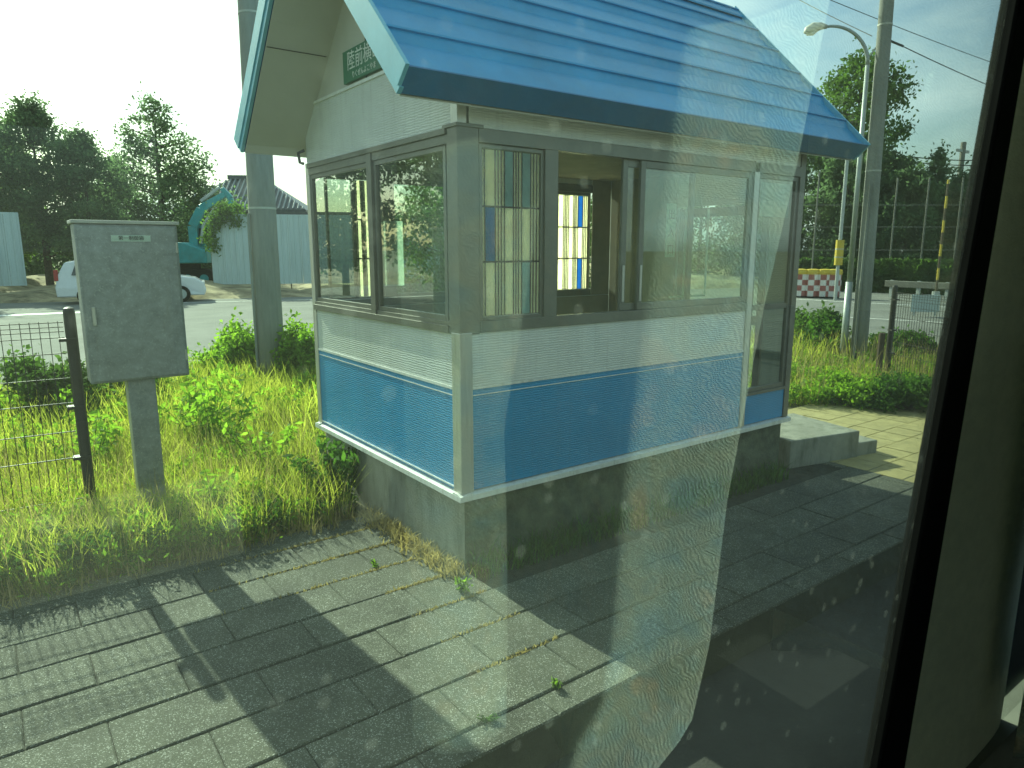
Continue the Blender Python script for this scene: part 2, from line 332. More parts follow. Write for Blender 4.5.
b = N(t, 'ShaderNodeBump'); b.inputs['Strength'].default_value = .8; b.inputs['Distance'].default_value = .006; t.links.new(v.outputs['Distance'], b.inputs['Height']); t.links.new(b.outputs[0], p.inputs['Normal'])
tones = []
for j in range(len(rows)-1):
    y0, y1 = rows[j]+.005, rows[j+1]-.005; x = -9 + (.3 if j % 2 else .02)+.19
    while x < 3.9:
        w = .6; x0, x1 = x+.0015, x+w-.0015; dz = rng.uniform(-.003, .002); a, b_ = rng.uniform(-.003, .003, 2)
        hid = y1 > .02 and x0 < 3.28
        if hid and x0 < .02 < x1: x1 = .028
        if not (hid and x0 > .02):
            c = .006
            z = [dz+a, dz+b_, dz-a, dz-b_]
            B = [(x0,y0),(x1,y0),(x1,y1),(x0,y1)]; T_ = [(x0+c,y0+c),(x1-c,y0+c),(x1-c,y1-c),(x0+c,y1-c)]
            vs_ = [(q[0],q[1],-.05) for q in B]+[(q[0],q[1],z[i]-c) for i, q in enumerate(B)]+[(q[0],q[1],z[i]) for i, q in enumerate(T_)]
            pv.add(vs_, [(0,1,5,4),(1,2,6,5),(2,3,7,6),(3,0,4,7),(4,5,9,8),(5,6,10,9),(6,7,11,10),(7,4,8,11),(8,9,10,11)]); tones += [rng.uniform(.8, 1.12)]*12
        x += w
po = pv.build('platform_paving', pm); ca = po.data.color_attributes.new('tone', 'FLOAT_COLOR', 'POINT')
ca.data.foreach_set('color', np.repeat(np.array(tones)[:,None], 4, 1).ravel().astype(np.float32)); struct(po)
struct(MB().box(-9, 3.9, YE+.006, 1.215, -.012, -.009).build('paving_joints', 'mortar'))
# right: yellowish paving towards the verge and a kerb
tp = MB()
for i in range(13):
    for j in range(9):
        if 3.9+i*.3 < 7.6: tp.box(3.905+i*.3, 4.195+i*.3, -1.345+j*.3, -1.055+j*.3, -.02, rng.uniform(-.002,.002))
struct(tp.build('yellow_paving', 'tact'))
# parking lot and road behind
struct(MB().box(-70, 120, 7.3, 38, -.05, -.02).build('parking_lot', 'lot'))
struct(MB().box(10.0, 120, -10, 7.3, -.05, -.021).build('side_road', 'lot'))
ln = MB()
def gp(x, y, z=0.0):
    d = pixray(x, y); tt = (z-CAM.z)/d.z; return CAM+d*tt
def pixray(x, y):
    az, pt = R(36.6), math.atan(134/702); fw = Vector((math.sin(az), math.cos(az), 0)); rt = Vector((math.cos(az), -math.sin(az), 0)); up = Vector((0,0,1))
    F = fw*math.cos(pt)-up*math.sin(pt); U = fw*math.sin(pt)+up*math.cos(pt)
    return rt*(x-512)+F*702-U*(y-384)
def strip(p, q, w, z=-.012):
    p, q = Vector((p[0],p[1],0)), Vector((q[0],q[1],0)); d = (q-p).normalized(); s = Vector((-d.y, d.x, 0))*w/2
    ln.add([(*(p-s).xy, z), (*(q-s).xy, z), (*(q+s).xy, z), (*(p+s).xy, z)], [(0,1,2,3)])
strip((24.5,4.4), (23.6,12.5), .22); strip((18.7,3.8), (17.2,9.8), .16); strip((21.3,1),(20.8,4.2),.2); strip((-20,23.2), (0.6,22.4), .55); strip((3.3,25),(16,21.4),.15)
struct(ln.build('road_lines', 'line'))
# building site beyond the lot: a low bank of dry earth
bk = MB(); nx = 90
hh = [.38+.16*math.sin(i*.55)+.1*math.sin(i*1.7+1)+random.uniform(-.06,.06) for i in range(nx+1)]
dirx, diry = .954, -.30
def bankpt(u, v): return (-21+u*dirx+v*.30, 39.4+u*diry+v*.954)
V_ = []; F_ = []
for i in range(nx+1):
    u = i*.75
    for v_, k in ((-4.6,0),(-3.9,.45),(-3.0,.85),(-1,1),(8,1.1),(40,1.2)):
        q = bankpt(u, v_); V_.append((q[0], q[1], -.04+hh[i]*k))
for i in range(nx):
    for k in range(5):
        a = i*6+k; F_.append((a, a+6, a+7, a+1))
bo = MB().add(V_, F_).build('earth_bank', 'sitesoil'); struct(bo)

# ================================================================== SHELTER
sh = thing('waiting_shelter', 'small blue and white waiting shelter with gabled blue metal roof', 'shelter', (0,0,0))
W, Lx = 2.2, 3.31
MB().box(.03, Lx-.03, .03, W-.03, -.2, .449).build('foundation', 'concrete', sh, .008)
MB().box(.032, Lx-.03, .024, .030, -.2, .447).build('shaded_stained_face', 'shadestain', sh)  # thin dark skin: front face's shade, along with staining, put into its colour
s = MB(); s.prism([(-.03,.45),(-.03,.482),(.02,.492),(.06,.492),(.06,.45)], -.03, Lx+.03, 'X'); s.prism([(W+.03,.45),(W+.03,.482),(W-.02,.492),(W-.06,.492),(W-.06,.45)], -.03, Lx+.03, 'X')
s.prism([(-.031,.449),(-.031,.481),(.02,.491),(.06,.491),(.06,.449)], -.028, W+.028, 'Y'); s.build('drip_sill', 'trim', sh)
MB().box(.07, Lx-.07, .07, W-.07, .45, .5).build('floor', 'concdark', sh)
# wall panels
def wallA(name, y0, y1, z0, z1, m, x=0, t=.05): return MB().box(x, x+t, y0, y1, z0, z1).build(name, m, sh, .002)
def wallB(name, x0, x1, z0, z1, m, y=0, t=.05): return MB().box(x0, x1, y, y+t, z0, z1).build(name, m, sh, .002)
for nm, y0, yi in (('front',0,1),):
    wallB('wall_panel', .075, 2.64, .50, 1.115, 'blue'); wallB('wall_panel', .075, 2.64, 1.122, 1.435, 'white')
    wallB('wall_panel', 2.70, Lx-.06, .50, .76, 'blue'); wallB('wall_panel', .075, Lx-.02, 2.555, 2.78, 'white')
wallB('wall_panel', .075, Lx-.06, .50, 1.115, 'blue', W-.05); wallB('wall_panel', .075, Lx-.06, 1.122, 1.435, 'white', W-.05); wallB('wall_panel', .075, Lx-.06, 2.555, 2.78, 'white', W-.05)
wallA('wall_panel', .078, W-.06, .50, 1.115, 'blue'); wallA('wall_panel', .078, W-.06, 1.122, 1.435, 'white')
m_ = MB().box(-.006, 0, .07, W-.05, 1.105, 1.122); m_.box(-.006, 0, .07, W-.05, .512, .520); m_.box(-.004, 0, .07, W-.05, 1.068, 1.074); m_.build('panel_bead', 'trim', sh)
m_ = MB().box(.07, 2.64, -.006, 0, 1.108, 1.122); m_.box(.07, 2.64, -.005, 0, 1.07, 1.075); m_.build('panel_bead', 'trim', sh)
# gable A: textured band then smooth boards above a bead
def roofz(y): return 3.90-abs(y-1.1)*1.0-.01
MB().prism([(0,2.555),(W,2.555),(W,2.79),(W-.18,2.965),(.18,2.965),(0,2.79)], .004, .05, 'X').build('gable_siding', 'white', sh)
MB().prism([(.19,2.985),(W-.19,2.985),(1.1,3.89)], .014, .05, 'X').build('gable_board', 'smooth', sh)
MB().box(-.006, .05, .17, W-.17, 2.965, 2.985).build('gable_bead', 'trim', sh)
MB().box(.008, .014, 1.098, 1.102, 2.99, 3.85).build('board_joint', 'ink', sh)
# far end wall (right) with doorway
MB().prism([(0,2.3),(W,2.3),(W,2.79),(1.1,3.89),(0,2.79)], Lx-.05, Lx, 'X').build('end_wall', 'white', sh)
MB().box(Lx-.05, Lx, 1.25, W, .5, 2.3).build('end_wall', 'white', sh); MB().box(Lx-.05, Lx, 0.06, .25, .5, 2.3).build('end_wall', 'white', sh)
d = MB().box(Lx-.045, Lx-.01, .27, .33, .5, 2.28); d.box(Lx-.045, Lx-.01, 1.17, 1.23, .5, 2.28); d.box(Lx-.045, Lx-.01, .33, 1.17, 2.2, 2.28); d.box(Lx-.045, Lx-.01, .33, 1.17, 1.25, 1.33); d = d.build('door', 'frame', sh)
MB().box(Lx-.03, Lx-.025, .33, 1.17, 1.33, 2.2).build('pane', 'bglassclear', d)
# corner posts
MB().box(-.012, .075, -.012, .078, .492, 1.44).build('corner_post', 'alu', sh, .004)
MB().box(-.008, .04, W-.06, W+.008, .492, 2.56).build('corner_post', 'alu', sh, .003)
MB().box(Lx-.06, Lx+.01, -.01, .05, .492, 2.78).build('corner_post', 'frame', sh, .003)
MB().box(2.64, 2.70, -.012, .05, .492, 2.56).build('corner_post', 'alu', sh, .003)
MB().box(-.010, .13, -.010, .10, 1.43, 2.56).build('corner_post', 'frame', sh, .003)
MB().box(-.006, .055, -.008, .06, 2.566, 2.80).build('corner_post', 'alu', sh, .003)
MB().box(-.018, .16, -.018, .13, 2.548, 2.568).build('post_cap', 'frame', sh, .003)
# window bands --------------------------------------------------
def band(name, mb): return mb.build(name, 'frame', sh, .002)
f = MB()
for z0, z1, x in ((1.432,1.475,-.022),(1.475,1.50,-.008),(2.47,2.52,-.008),(2.52,2.552,-.020)): f.box(x, .05, .10, W-.05, z0, z1)
band('window_frame', f)
def window(parent, axis, a0, a1, z0, z1, off, glass='bglassclear', fr=.03, dp=.03, name='window'):
    f = MB()
    def bx(mb, p0, p1, q0, q1, o0, o1):
        mb.box(o0, o1, p0, p1, q0, q1) if axis == 'A' else mb.box(p0, p1, o0, o1, q0, q1)
    bx(f, a0, a0+fr, z0, z1, off, off+dp); bx(f, a1-fr, a1, z0, z1, off, off+dp)
    bx(f, a0+fr, a1-fr, z0, z0+fr, off, off+dp); bx(f, a0+fr, a1-fr, z1-fr, z1, off, off+dp)
    w = f.build(name, 'frame', parent, .002)
    if glass:
        g_ = MB(); bx(g_, a0+fr-.003, a1-fr+.003, z0+fr-.003, z1-fr+.003, off+dp*.45, off+dp*.6); g_.build('pane', glass, w)
    return w
MB().box(-.016, .05, 1.035, 1.105, 1.476, 2.519).build('mullion', 'frame', sh, .002)
window(sh, 'A', .13, 1.033, 1.50, 2.47, .002); window(sh, 'A', 1.107, 2.14, 1.50, 2.47, .002)
for yb, s_ in ((0,1), (W-.05,-1)):
    f = MB(); o0, o1 = (-.012, .05) if s_ > 0 else (W-.05, W+.012)
    f.box(.131, Lx-.06 if s_<0 else 2.64, o0, o1, 1.436, 1.50); f.box(.131, Lx-.06, o0, o1, 2.478, 2.552)
    for x0, x1 in ((.60,.70),) if s_ > 0 else ((.62,.70),(2.40,2.49)): f.box(x0, x1, o0+.002, o1, 1.50, 2.478)
    band('window_frame', f)
# striped decorative panes
def stripes(parent, x0, x1, z0, z1, y, flip=False, dy=.012, plain=False):
    rows_ = [(0,.335),(.335,.665),(.665,1)]
    ws = [.045,.155,.045,.045,.05,.135,.04,.04,.05,.14,.045,.05,.05]; tot = sum(ws); H = z1-z0; Wd = x1-x0
    mb = MB()
    for (a, b) in rows_[1:]: mb.box(x0, x1, y-dy*.8, y+dy*.8, z0+a*H-.005, z0+a*H+.005, 3)
    for ri, (a, b) in enumerate(rows_):
        x = x0
        for ci, w in enumerate(ws):
            w = w/tot*Wd; k = 0
            if ci == 1: k = 1 if ri == 1 else 0
            if ci == 9: k = {0:2, 1:0, 2:2}[ri]
            if ci == 5: k = {0:0, 1:0, 2:2}[ri]
            if plain: k = 1 if (ci == 9 and ri != 1) else 0
            xa, xb = x+.005, x+w-.005
            if flip: xa, xb = x1-(xb-x0), x1-(xa-x0)
            mb.box(xa, xb, y-dy, y+dy, z0+a*H+.005, z0+b*H-.005, k); mb.box(min(xb,xb+.01) if not flip else xa-.01, xb+.01 if not flip else xa, y-dy*.8, y+dy*.8, z0+a*H+.005, z0+b*H-.005, 3); x += w
    return mb.build('patterned_pane', ['cream','bglass','gglass','ink'], parent)
w = window(sh, 'B', .14, .60, 1.50, 2.475, .004, None, .022); stripes(w, .162, .578, 1.522, 2.453, .02, dy=.006)
w = window(sh, 'B', .13, .37, 1.50, 2.475, W-.035, 'bglassclear', .018); w = window(sh, 'B', .371, .61, 1.50, 2.475, W-.035, None, .012); stripes(w, .384, .597, 1.512, 2.463, W-.02, False, .006, True)
w = window(sh, 'B', 2.50, 2.98, 1.47, 2.475, W-.035, None, .03); stripes(w, 2.53, 2.95, 1.50, 2.445, W-.02, False, .006, True)
# sliding windows on the front: the opening stands free, two sashes to its right
def sash(a0, a1, y, side):
    w = window(sh, 'B', a0, a1, 1.502, 2.476, y, 'bglassclear', .045, .022, 'sliding_sash')
    x = a0+.012 if side < 0 else a1-.032
    MB().box(x, x+.02, y-.008, y, 1.56, 1.80).build('handle', 'alu', w, .003)
sash(1.28, 2.0, .026, -1); sash(1.42, 2.63, .001, -1)
w = window(sh, 'B', .702, 1.66, 1.502, 2.476, W-.04); w = window(sh, 'B', 1.64, 2.40, 1.502, 2.476, W-.03)
# wide bay beside the door
w = window(sh, 'B', 2.702, Lx-.062, .765, 2.476, .004, 'bglassclear', .035)
MB().box(2.702, Lx-.062, -.01, .05, .74, .764).build('window_frame', 'frame', sh, .002); MB().box(2.74, Lx-.1, .008, .03, 1.43, 1.47).build('transom', 'frame', w)
# interior: ceiling, boards, bench
MB().box(.05, Lx-.05, .05, W-.05, 2.60, 2.62).build('ceiling', 'inner', sh)
MB().box(.052, .06, .1, W-.06, .5, 1.43).build('inner_lining', 'inner', sh); MB().box(.07, Lx-.07, W-.062, W-.053, .5, 1.43).build('inner_lining', 'inner', sh); MB().box(.07, 2.66, .053, .062, .5, 1.43).build('inner_lining', 'inner', sh)
MB().box(2.985, 3.24, W-.062, W-.053, 1.44, 2.6).build('inner_lining', 'inner', sh); MB().box(Lx-.062, Lx-.053, 1.25, W-.06, .5, 2.6).build('inner_lining', 'inner', sh)
for z in (1.38,): MB().box(.06, .12, .12, W-.1, 1.43, 1.46).build('inner_ledge', 'inner', sh, .003)
be = thing('bench', 'wooden slatted bench along the back wall inside the shelter', 'bench', (1.2, W-.33, .5))
s = MB()
for k in range(4): s.box(-.95, .95, -.2+k*.1, -.11+k*.1, .38, .41)
s.build('seat', 'wood', be, .003)
for x in (-.85, .8): MB().box(x, x+.05, -.19, .17, 0, .38).build('leg', 'alu', be, .003)

# roof ---------------------------------------------------------
XA, XB = -.44, 3.73; ye, ze, yr, zr = -.265, 2.722, 1.083, 4.07
core = MB(); q = .012
core.prism([(ye+.02,ze-.005),(yr,zr-.035),(W-ye-.02,ze-.005),(W-ye-.10,ze-.085),(yr,zr-.185),(ye+.10,ze-.085)], XA+.012, XB-.012, 'X'); core.build('roof_deck', 'fascia', sh)
def course_profile():
    Ls = math.hypot(yr-ye, zr-ze); n = 6; c = Ls/n; pr = []
    for i in range(n):
        s0 = i*c; pr += [(s0,.0),(s0+.70*c,.0),(s0+.91*c,.024),(s0+.895*c,.036),(s0+.93*c,.040),(s0+c,.001)]
    return pr, Ls
pr, Ls = course_profile(); e_ = Vector((yr-ye, zr-ze)).normalized(); nn = Vector((-e_.y, e_.x))
for side in (1,-1):
    pts = []
    for s0, nv in pr: P_ = Vector((ye,ze))+e_*s0+nn*nv; pts.append((P_.x, P_.y))
    bot = [(yr, zr-.034), (ye+.012, ze-.02)]
    poly = pts+bot
    if side < 0: poly = [(2*yr-a, b) for a, b in reversed(poly)]
    # faces: build as strips so that the concave profile stays clean
    mb = MB(); n = len(poly)
    top = pts if side > 0 else [(2*yr-a, b) for a, b in pts]
    for i in range(len(top)-1):
        a, b = top[i], top[i+1]
        mb.add([(XA,*a),(XB,*a),(XB,*b),(XA,*b)], [(0,1,2,3)])
    for X in (XA, XB):
        for i in range(len(top)-1):
            a, b = top[i], top[i+1]; base = lambda s_: (s_[0]-side*-.02, s_[1]-.02)
            lo = [(a[0]+side*.02, a[1]-.02), (b[0]+side*.02, b[1]-.02)]
            mb.add([(X,*a),(X,*b),(X,*lo[1]),(X,*lo[0])], [(0,1,2,3)])
    mb.build('roof_panel', 'roof', sh)
    f = MB()   # eave fascia, square to the slope
    a = Vector((ye,ze))+nn*.022-e_*.012; b = Vector((ye,ze))-nn*.125-e_*.004
    p4 = [a, b, b+e_*.02, a+e_*.012]
    p4 = [(q_.x, q_.y) if side > 0 else (2*yr-q_.x, q_.y) for q_ in p4]
    f.prism(p4, XA-.002, XB+.002, 'X'); f.build('eave_fascia', 'fascia', sh)
    for X, sg in ((XA,-1),(XB,1)):
        f = MB(); off = lambda P_: (P_.x, P_.y) if side > 0 else (2*yr-P_.x, P_.y)
        A_ = Vector((ye,ze)); end = e_*(Ls)
        def bar(n0, n1, t0, t1):
            c = [A_+nn*n0-e_*.014, A_+nn*n1-e_*.008]
            # mitre on the ridge plane
            def ridge(nv): 
                P_ = A_+nn*nv; k = (yr-P_.x)/e_.x; return P_+e_*k
            pl = [off(c[0]), off(ridge(n0)), off(ridge(n1)), off(c[1])]
            f.prism(pl, X+sg*t0, X+sg*t1, 'X')
        bar(.034, -.085, 0, .022); bar(-.085, -.128, -.012, .012)
        f.build('rake_trim', 'rake', sh, .002)
    s = MB()
    pa = [(ye+.105, ze-.092), (yr, zr-.193), (yr, zr-.20), (ye+.105, ze-.10)]
    if side < 0: pa = [(2*yr-a, b) for a, b in pa]
    s.prism(pa, XA+.015, XB-.015, 'X'); s.build('soffit', 'smooth', sh)
    for X in (-.215,):
        pa2 = [(a, b-.002) for a, b in pa]
    j = MB(); yj = ye+.105+.62; zj = ze-.10+.62
    if side < 0: yj = 2*yr-yj
    j.box(XA+.02, -.002, yj-.003, yj+.003, zj-.004, zj-.0005); j.build('soffit_joint', 'ink', sh)
MB().prism([(yr-.1,zr-.065),(yr,zr+.035),(yr+.1,zr-.065),(yr+.1,zr-.08),(yr,zr+.02),(yr-.1,zr-.08)], XA-.01, XB+.01, 'X').build('ridge_cap', 'roof', sh)
MB().tube([(-.01,W+.0,2.66),(-.05,W+.03,2.64),(-.04,W+.03,2.57),(-.02,W+.005,2.56)], .012, 6).build('cable_bracket', 'cable', sh)

# signs on / in the shelter
sg = thing('station_sign', 'green sign with white lettering high on the shelter gable', 'sign', (-.004, 1.1, 3.10))
MB().box(-.012, .014, -.33, .30, -.10, .10).build('board', 'signgreen', sg, .002)
text_mesh('陸前横山', .125, 'whitetext', sg, facing((-.0135,-.02,.02), (-1,0,0)))
text_mesh('りくぜんよこやま', .045, 'whitetext', sg, facing((-.0135,-.02,-.068), (-1,0,0)))
nb = thing('window_lettering', 'pale lettering sheet inside the tall pane at the shelter right end', 'notice', (3.0, .04, 2.25))
MB().box(-.19, .19, 0, .004, -.09, .17).build('sheet', 'gglass', nb)
text_mesh('ミニソフト', .078, 'whitetext', nb, facing((0,-.002,0), (0,-1,0)))
text_mesh('営業中', .05, 'whitetext', nb, facing((.04,-.002,.12), (0,-1,0)))
nb = thing('narrow_notice', 'narrow upright paper notice behind the sliding window', 'notice', (1.80, .060, 2.02))
MB().box(-.05, .05, 0, .003, -.17, .20).build('sheet', 'paper', nb)
for i, ch in enumerate('出入口'): text_mesh(ch, .075, 'papertext', nb, facing((0,-.002,.12-i*.12), (0,-1,0)))
pf = thing('picture_frame', 'thin pale rectangular frame inside the right hand window', 'frame', (2.02, .062, 1.9))
s = MB().box(-.2,.2,0,.012,-.34,-.325); s.box(.19,.2,0,.012,-.325,.3); s.box(-.055,-.045,0,.012,-.325,.3); s.build('frame_strip', 'paper', pf)
wp = thing('white_notice', 'white paper sheet taped to the back window inside the shelter', 'notice', (.69, W-.066, 1.87))
MB().box(-.10, .10, 0, .004, -.27, .27).build('sheet', 'paper', wp)

# steps at the doorway (skewed to the shelter)
st = thing('entrance_steps', 'low concrete landing with two steps at the shelter doorway', 'steps', (3.42, .0, 0), R(-12))
MB().box(.0, .86, .0, .80, -.01, .25).build('landing', 'concrete', st, .01)
MB().box(.86, 1.14, .02, .80, -.01, .125).build('step', 'concrete', st, .01)

# ================================================================== CONTROL BOX, FENCE, POLES
cb = thing('control_box', 'grey steel control cabinet on a single square post in the weeds', 'cabinet', (-1.33, 1.93, 0))
b = MB().box(-.30, .30, 0, .19, 1.035, 2.065).build('cabinet', 'galv', cb, .008)
MB().box(-.315, .315, -.015, .205, 2.066, 2.088).build('lid', 'galvtop', cb, .004)
s = MB().box(-.285, .285, -.012, -.001, 1.05, 2.05).build('door', 'galv', cb, .004)
MB().box(-.255, -.232, -.03, -.012, 1.42, 1.54).build('handle', 'alu', s, .004)
for zz in (1.15, 1.88): MB().tube([(.287,-.012,zz),(.287,-.012,zz+.07)], .008, 8).build('hinge', 'alu', s)
MB().tube([(.0,.20,1.03),(.02,.21,.6),(.03,.19,.2),(.03,.18,-.02)], .02, 8).build('cable_conduit', 'frame', cb)
lb = MB().box(-.10, .13, -.0155, -.013, 1.955, 1.995).build('label_strip', 'paper', s)
text_mesh('第一制御箱', .03, 'papertext', lb, facing((.015,-.0165,1.975),(0,-1,0)))
MB().box(-.085, .085, .04, .17, -.02, 1.034).build('post', 'galv', cb, .006)

def mesh_fence(name, label, p0, p1, h, group, post_at=(0,), zb=.05, step=.052, lean=0):
    p0 = Vector((*p0, 0)); p1 = Vector((*p1, 0)); d = (p1-p0); Lf = d.length; d.normalize()
    t_ = thing(name, label, 'fence', p0, math.atan2(d.y, d.x), group)
    for u in post_at:
        po_ = MB().tube([(u,0,-.05),(u,0,h-.03),(u,0,h-.008),(u,0,h)], [.036,.036,.030,.012], 12).build('post', 'blackpost', t_, smooth=False)
        for z in (.33*h, .56*h, .86*h): MB().box(u-.03, u+.075, -.030, .042, z-.010, z+.010).build('clamp', 'blackpost', po_)
    mb = MB(); x = .07
    while x < Lf-.03: mb.box(x-.0022, x+.0022, -.0022, .0022, zb, h-.09); x += step
    for z in [zb+.02, zb+.16, .33*h, .45*h, .58*h, .69*h, .80*h, h-.20, h-.16, h-.13, h-.10]:
        th = .0028; mb.box(.04, Lf-.03, -.0085, -.0030, z-th, z+th)
    mb.build('wire_mesh', 'blackpost', t_)
    return t_
mesh_fence('mesh_fence', 'dark wire mesh fence panel with post left of the grey cabinet', (-1.69, 2.16), (-4.0, 2.30), 1.53, 'wire mesh fences at the platform verge', (0, 2.2))
mesh_fence('mesh_fence', 'dark wire mesh fence with post in the weeds right of the tall concrete pole', (8.07, 1.41), (6.9, -.5), 1.42, 'wire mesh fences at the platform verge', (0, 2.1))

def util_pole(label, base, top, r0, r1, bands=()):
    t_ = thing('utility_pole', label, 'utility pole', (base[0], base[1], 0))
    d = Vector(top)-Vector((base[0], base[1], 0)); n = 8
    MB().tube([d*(i/n) for i in range(n+1)], [r0+(r1-r0)*i/n for i in range(n+1)], 24).build('shaft', 'poleconc', t_, smooth=True)
    for z in bands:
        k = z/d.z; c = d*k; rr = r0+(r1-r0)*k+.004
        MB().tube([c-Vector((0,0,.012)), c+Vector((0,0,.012))], rr, 24).build('steel_band', 'galvtop', t_)
    return t_, d
up1, d1 = util_pole('thick concrete utility pole rising behind the shelter roof', (.80, 5.95), (.86, 5.90, 9.0), .185, .12, (2.42, 4.7))
MB().tube([(-.19,-.06,0),(-.185,-.06,1.2),(-.18,-.055,2.0),(-.172,-.05,2.35)], .018, 8).build('cable_conduit', 'poleconc', up1)
up2, d2 = util_pole('tall slender concrete pole standing beside the street lamp', (9.11, 2.36), (9.10, 2.46, 8.2), .125, .085, (3.1, 5.2))
MB().tube([(-.15,0,0),(-.15,.0,1.4),(-.14,.0,1.45),(-.13,0,2.9)], .022, 8).build('cable_conduit', 'poleconc', up2)
MB().box(-.9,.9,-.05,.05,7.3,7.4).build('crossarm', 'steel', up2)
sl = thing('street_lamp', 'grey street lamp with curved arm and glowing white head', 'street lamp', (8.98, 2.55, 0))
del sl['label']; sl['label'] = 'slim grey street lamp with curved arm and drooping head'
MB().tube([(0,0,0),(0,0,1.4)], .055, 12).build('base_tube', 'steel', sl, smooth=True)
MB().tube([(0,0,1.4),(0,.02,4.65)], [.042,.032], 12).build('pole', 'steel', sl, smooth=True)
rt = Vector((math.cos(R(36.6)), -math.sin(R(36.6)), 0)); A0 = Vector((0,.02,4.65))
arc = [A0+(-rt)*(.58*(1-math.cos(a*math.pi/2*1.12))) + Vector((0,0,.55*math.sin(a*math.pi/2*1.12))) for a in np.linspace(0,1,12)]
MB().tube(arc, [.030-.01*i/11 for i in range(12)], 10).build('arm', 'steel', sl, smooth=True)
e0 = arc[-1]; h = MB(); h.tube([e0+rt*.03, e0-rt*.06+Vector((0,0,.01)), e0-rt*.17+Vector((0,0,-.015)), e0-rt*.27+Vector((0,0,-.06)), e0-rt*.31+Vector((0,0,-.085))], [.028,.052,.078,.06,.012], 14); h = h.build('lamp_head', 'galvtop', sl, smooth=True)
MB().tube([e0-rt*.11+Vector((0,0,-.03)), e0-rt*.19+Vector((0,0,-.075)), e0-rt*.27+Vector((0,0,-.105))], [.03,.052,.02], 12).build('lamp_glass', 'shade', h, smooth=True)
MB().tube([arc[1]+Vector((0,0,.0)), arc[1]+rt*.12+Vector((0,0,.18))], .014, 6).build('arm_stub', 'steel', sl)
# overhead wires
def wire(label, P, Q, sag, r=.012):
    P, Q = Vector(P), Vector(Q); n = 24
    o = MB().tube([P.lerp(Q, i/n)-Vector((0,0,4*sag*(i/n)*(1-i/n))) for i in range(n+1)], r, 5).build('overhead_wire', 'cable'); tag(o, label, 'wire', 'overhead wires crossing the sky'); return o
def at(x, y, D):
    d = pixray(x, y); k = D/math.hypot(d.x, d.y); return CAM+d*k
wire('upper thin overhead wire sloping down right of the tall slender pole', at(700,-55,14), at(1080,92,30), .12, .008)
wire('lower overhead wire ending in a thick sleeve right of the slender pole', at(886,38,12.6), at(1080,116,28), .12, .008)
wire('thin overhead wire crossing the upper left corner of the right sky', at(700,-62,20), at(872,36,13.2), .1, .007)
for i, (ya, lb) in enumerate(((153,'topmost of the thin distant wires level with the far pole'),(158,'lower of the thin distant wires level with the far pole'))):
    wire(lb, at(885,ya,50), at(1040,ya+4,52), .3, .03)
o = MB().tube([at(886,39,12.6), at(903,46,13.4)], .018, 6).build('cable_sleeve', 'cable', up2); o.matrix_parent_inverse = Matrix.Translation(-Vector((9.11,2.36,0)))
# ================================================================== TREES
def trunk_mesh(t_, h, r, limbs, m='bark'):
    mb = MB(); mb.tube([(0,0,-.1),(.04*h*.1,0,h*.35),(0,.03*h*.1,h*.7),(0,0,h*.92)], [r,r*.75,r*.45,r*.12], 9)
    for a, z, l, up_ in limbs:
        mb.tube([(0,0,z),(math.cos(a)*l*.5,math.sin(a)*l*.5,z+up_*.45),(math.cos(a)*l,math.sin(a)*l,z+up_)], [r*.3,r*.2,r*.06], 6)
    mb.build('trunk', m, t_)
def tree(label, base, h, rad, kind='conifer', n=5200, lsz=.16, clumps=70, z0=.18, m=None, group=None, cat='tree', power=1.0, trunk_r=None, sq=1.0):
    t_ = thing(kind+'_tree', label, cat, (base[0], base[1], 0), random.uniform(0, 6), group)
    C_, S_ = [], []
    limbs = []
    for i in range(clumps):
        k = (i+.5)/clumps; z = h*(z0+(1-z0)*k); a = i*2.399+random.uniform(-.5,.5)
        if kind == 'cone': rr = rad*(1-k)**power*random.uniform(.45,1.12)+.1
        elif kind == 'pine': rr = rad*(math.sin(math.pi*min(1, .22+.78*k)))**.7*random.uniform(.3,1.08)
        else: rr = rad*math.sqrt(max(.02, 1-(2*k-1)**2*.9))*random.uniform(.35,1.05)
        s_ = {'cone': .22+.24*rad*(1-k), 'pine': .30*rad*random.uniform(.6,1.2), 'round': .27*rad*random.uniform(.7,1.2)}[kind]
        C_.append((math.cos(a)*rr*sq, math.sin(a)*rr, z+random.uniform(-.2,.2))); S_.append((s_, s_, s_*{'cone':.62,'pine':.5,'round':.75}[kind]))
        if i % 3 == 0: limbs.append((a, max(.3,z-.35*rr), rr*.95, .3*rr))
    C_ = np.array(C_); S_ = np.array(S_); w = S_[:,0]**2; w /= w.sum()
    idx = rng.choice(clumps, n, p=w); dvec = rng.normal(size=(n,3)); dvec /= np.linalg.norm(dvec, axis=1)[:,None]
    cen = C_[idx]+dvec*S_[idx]*(rng.uniform(.1,1,(n,1))**.5)*rng.choice([1,1,1,1.25,1.5],(n,1))
    lsz *= .62; cen = np.concatenate([cen, cen+rng.normal(size=cen.shape)*lsz*2.2]); V, F = leaves(cen, lsz); fast_mesh('crown', V, F, m or ('leaf' if kind == 'round' else 'conifer'), t_)
    trunk_mesh(t_, h*.95, trunk_r or h*.022, limbs)
    t_.name = {'cone':'conical_tree','pine':'pine_tree','round':'leafy_tree'}[kind]
    return t_
def hgt(x, ytop, D): return at(x, ytop, D).z
def tpx(label, x, ytop, D, wpx, kind, **kw):
    p_ = at(x, 250, D); h = hgt(x, ytop, D); rad = wpx/2*D*math.cos(math.atan((x-512)/713))/713
    return tree(label, (p_.x, p_.y), h, rad, kind, **kw)
GL = 'trees beyond the building site'; GR = 'trees behind the tall net'
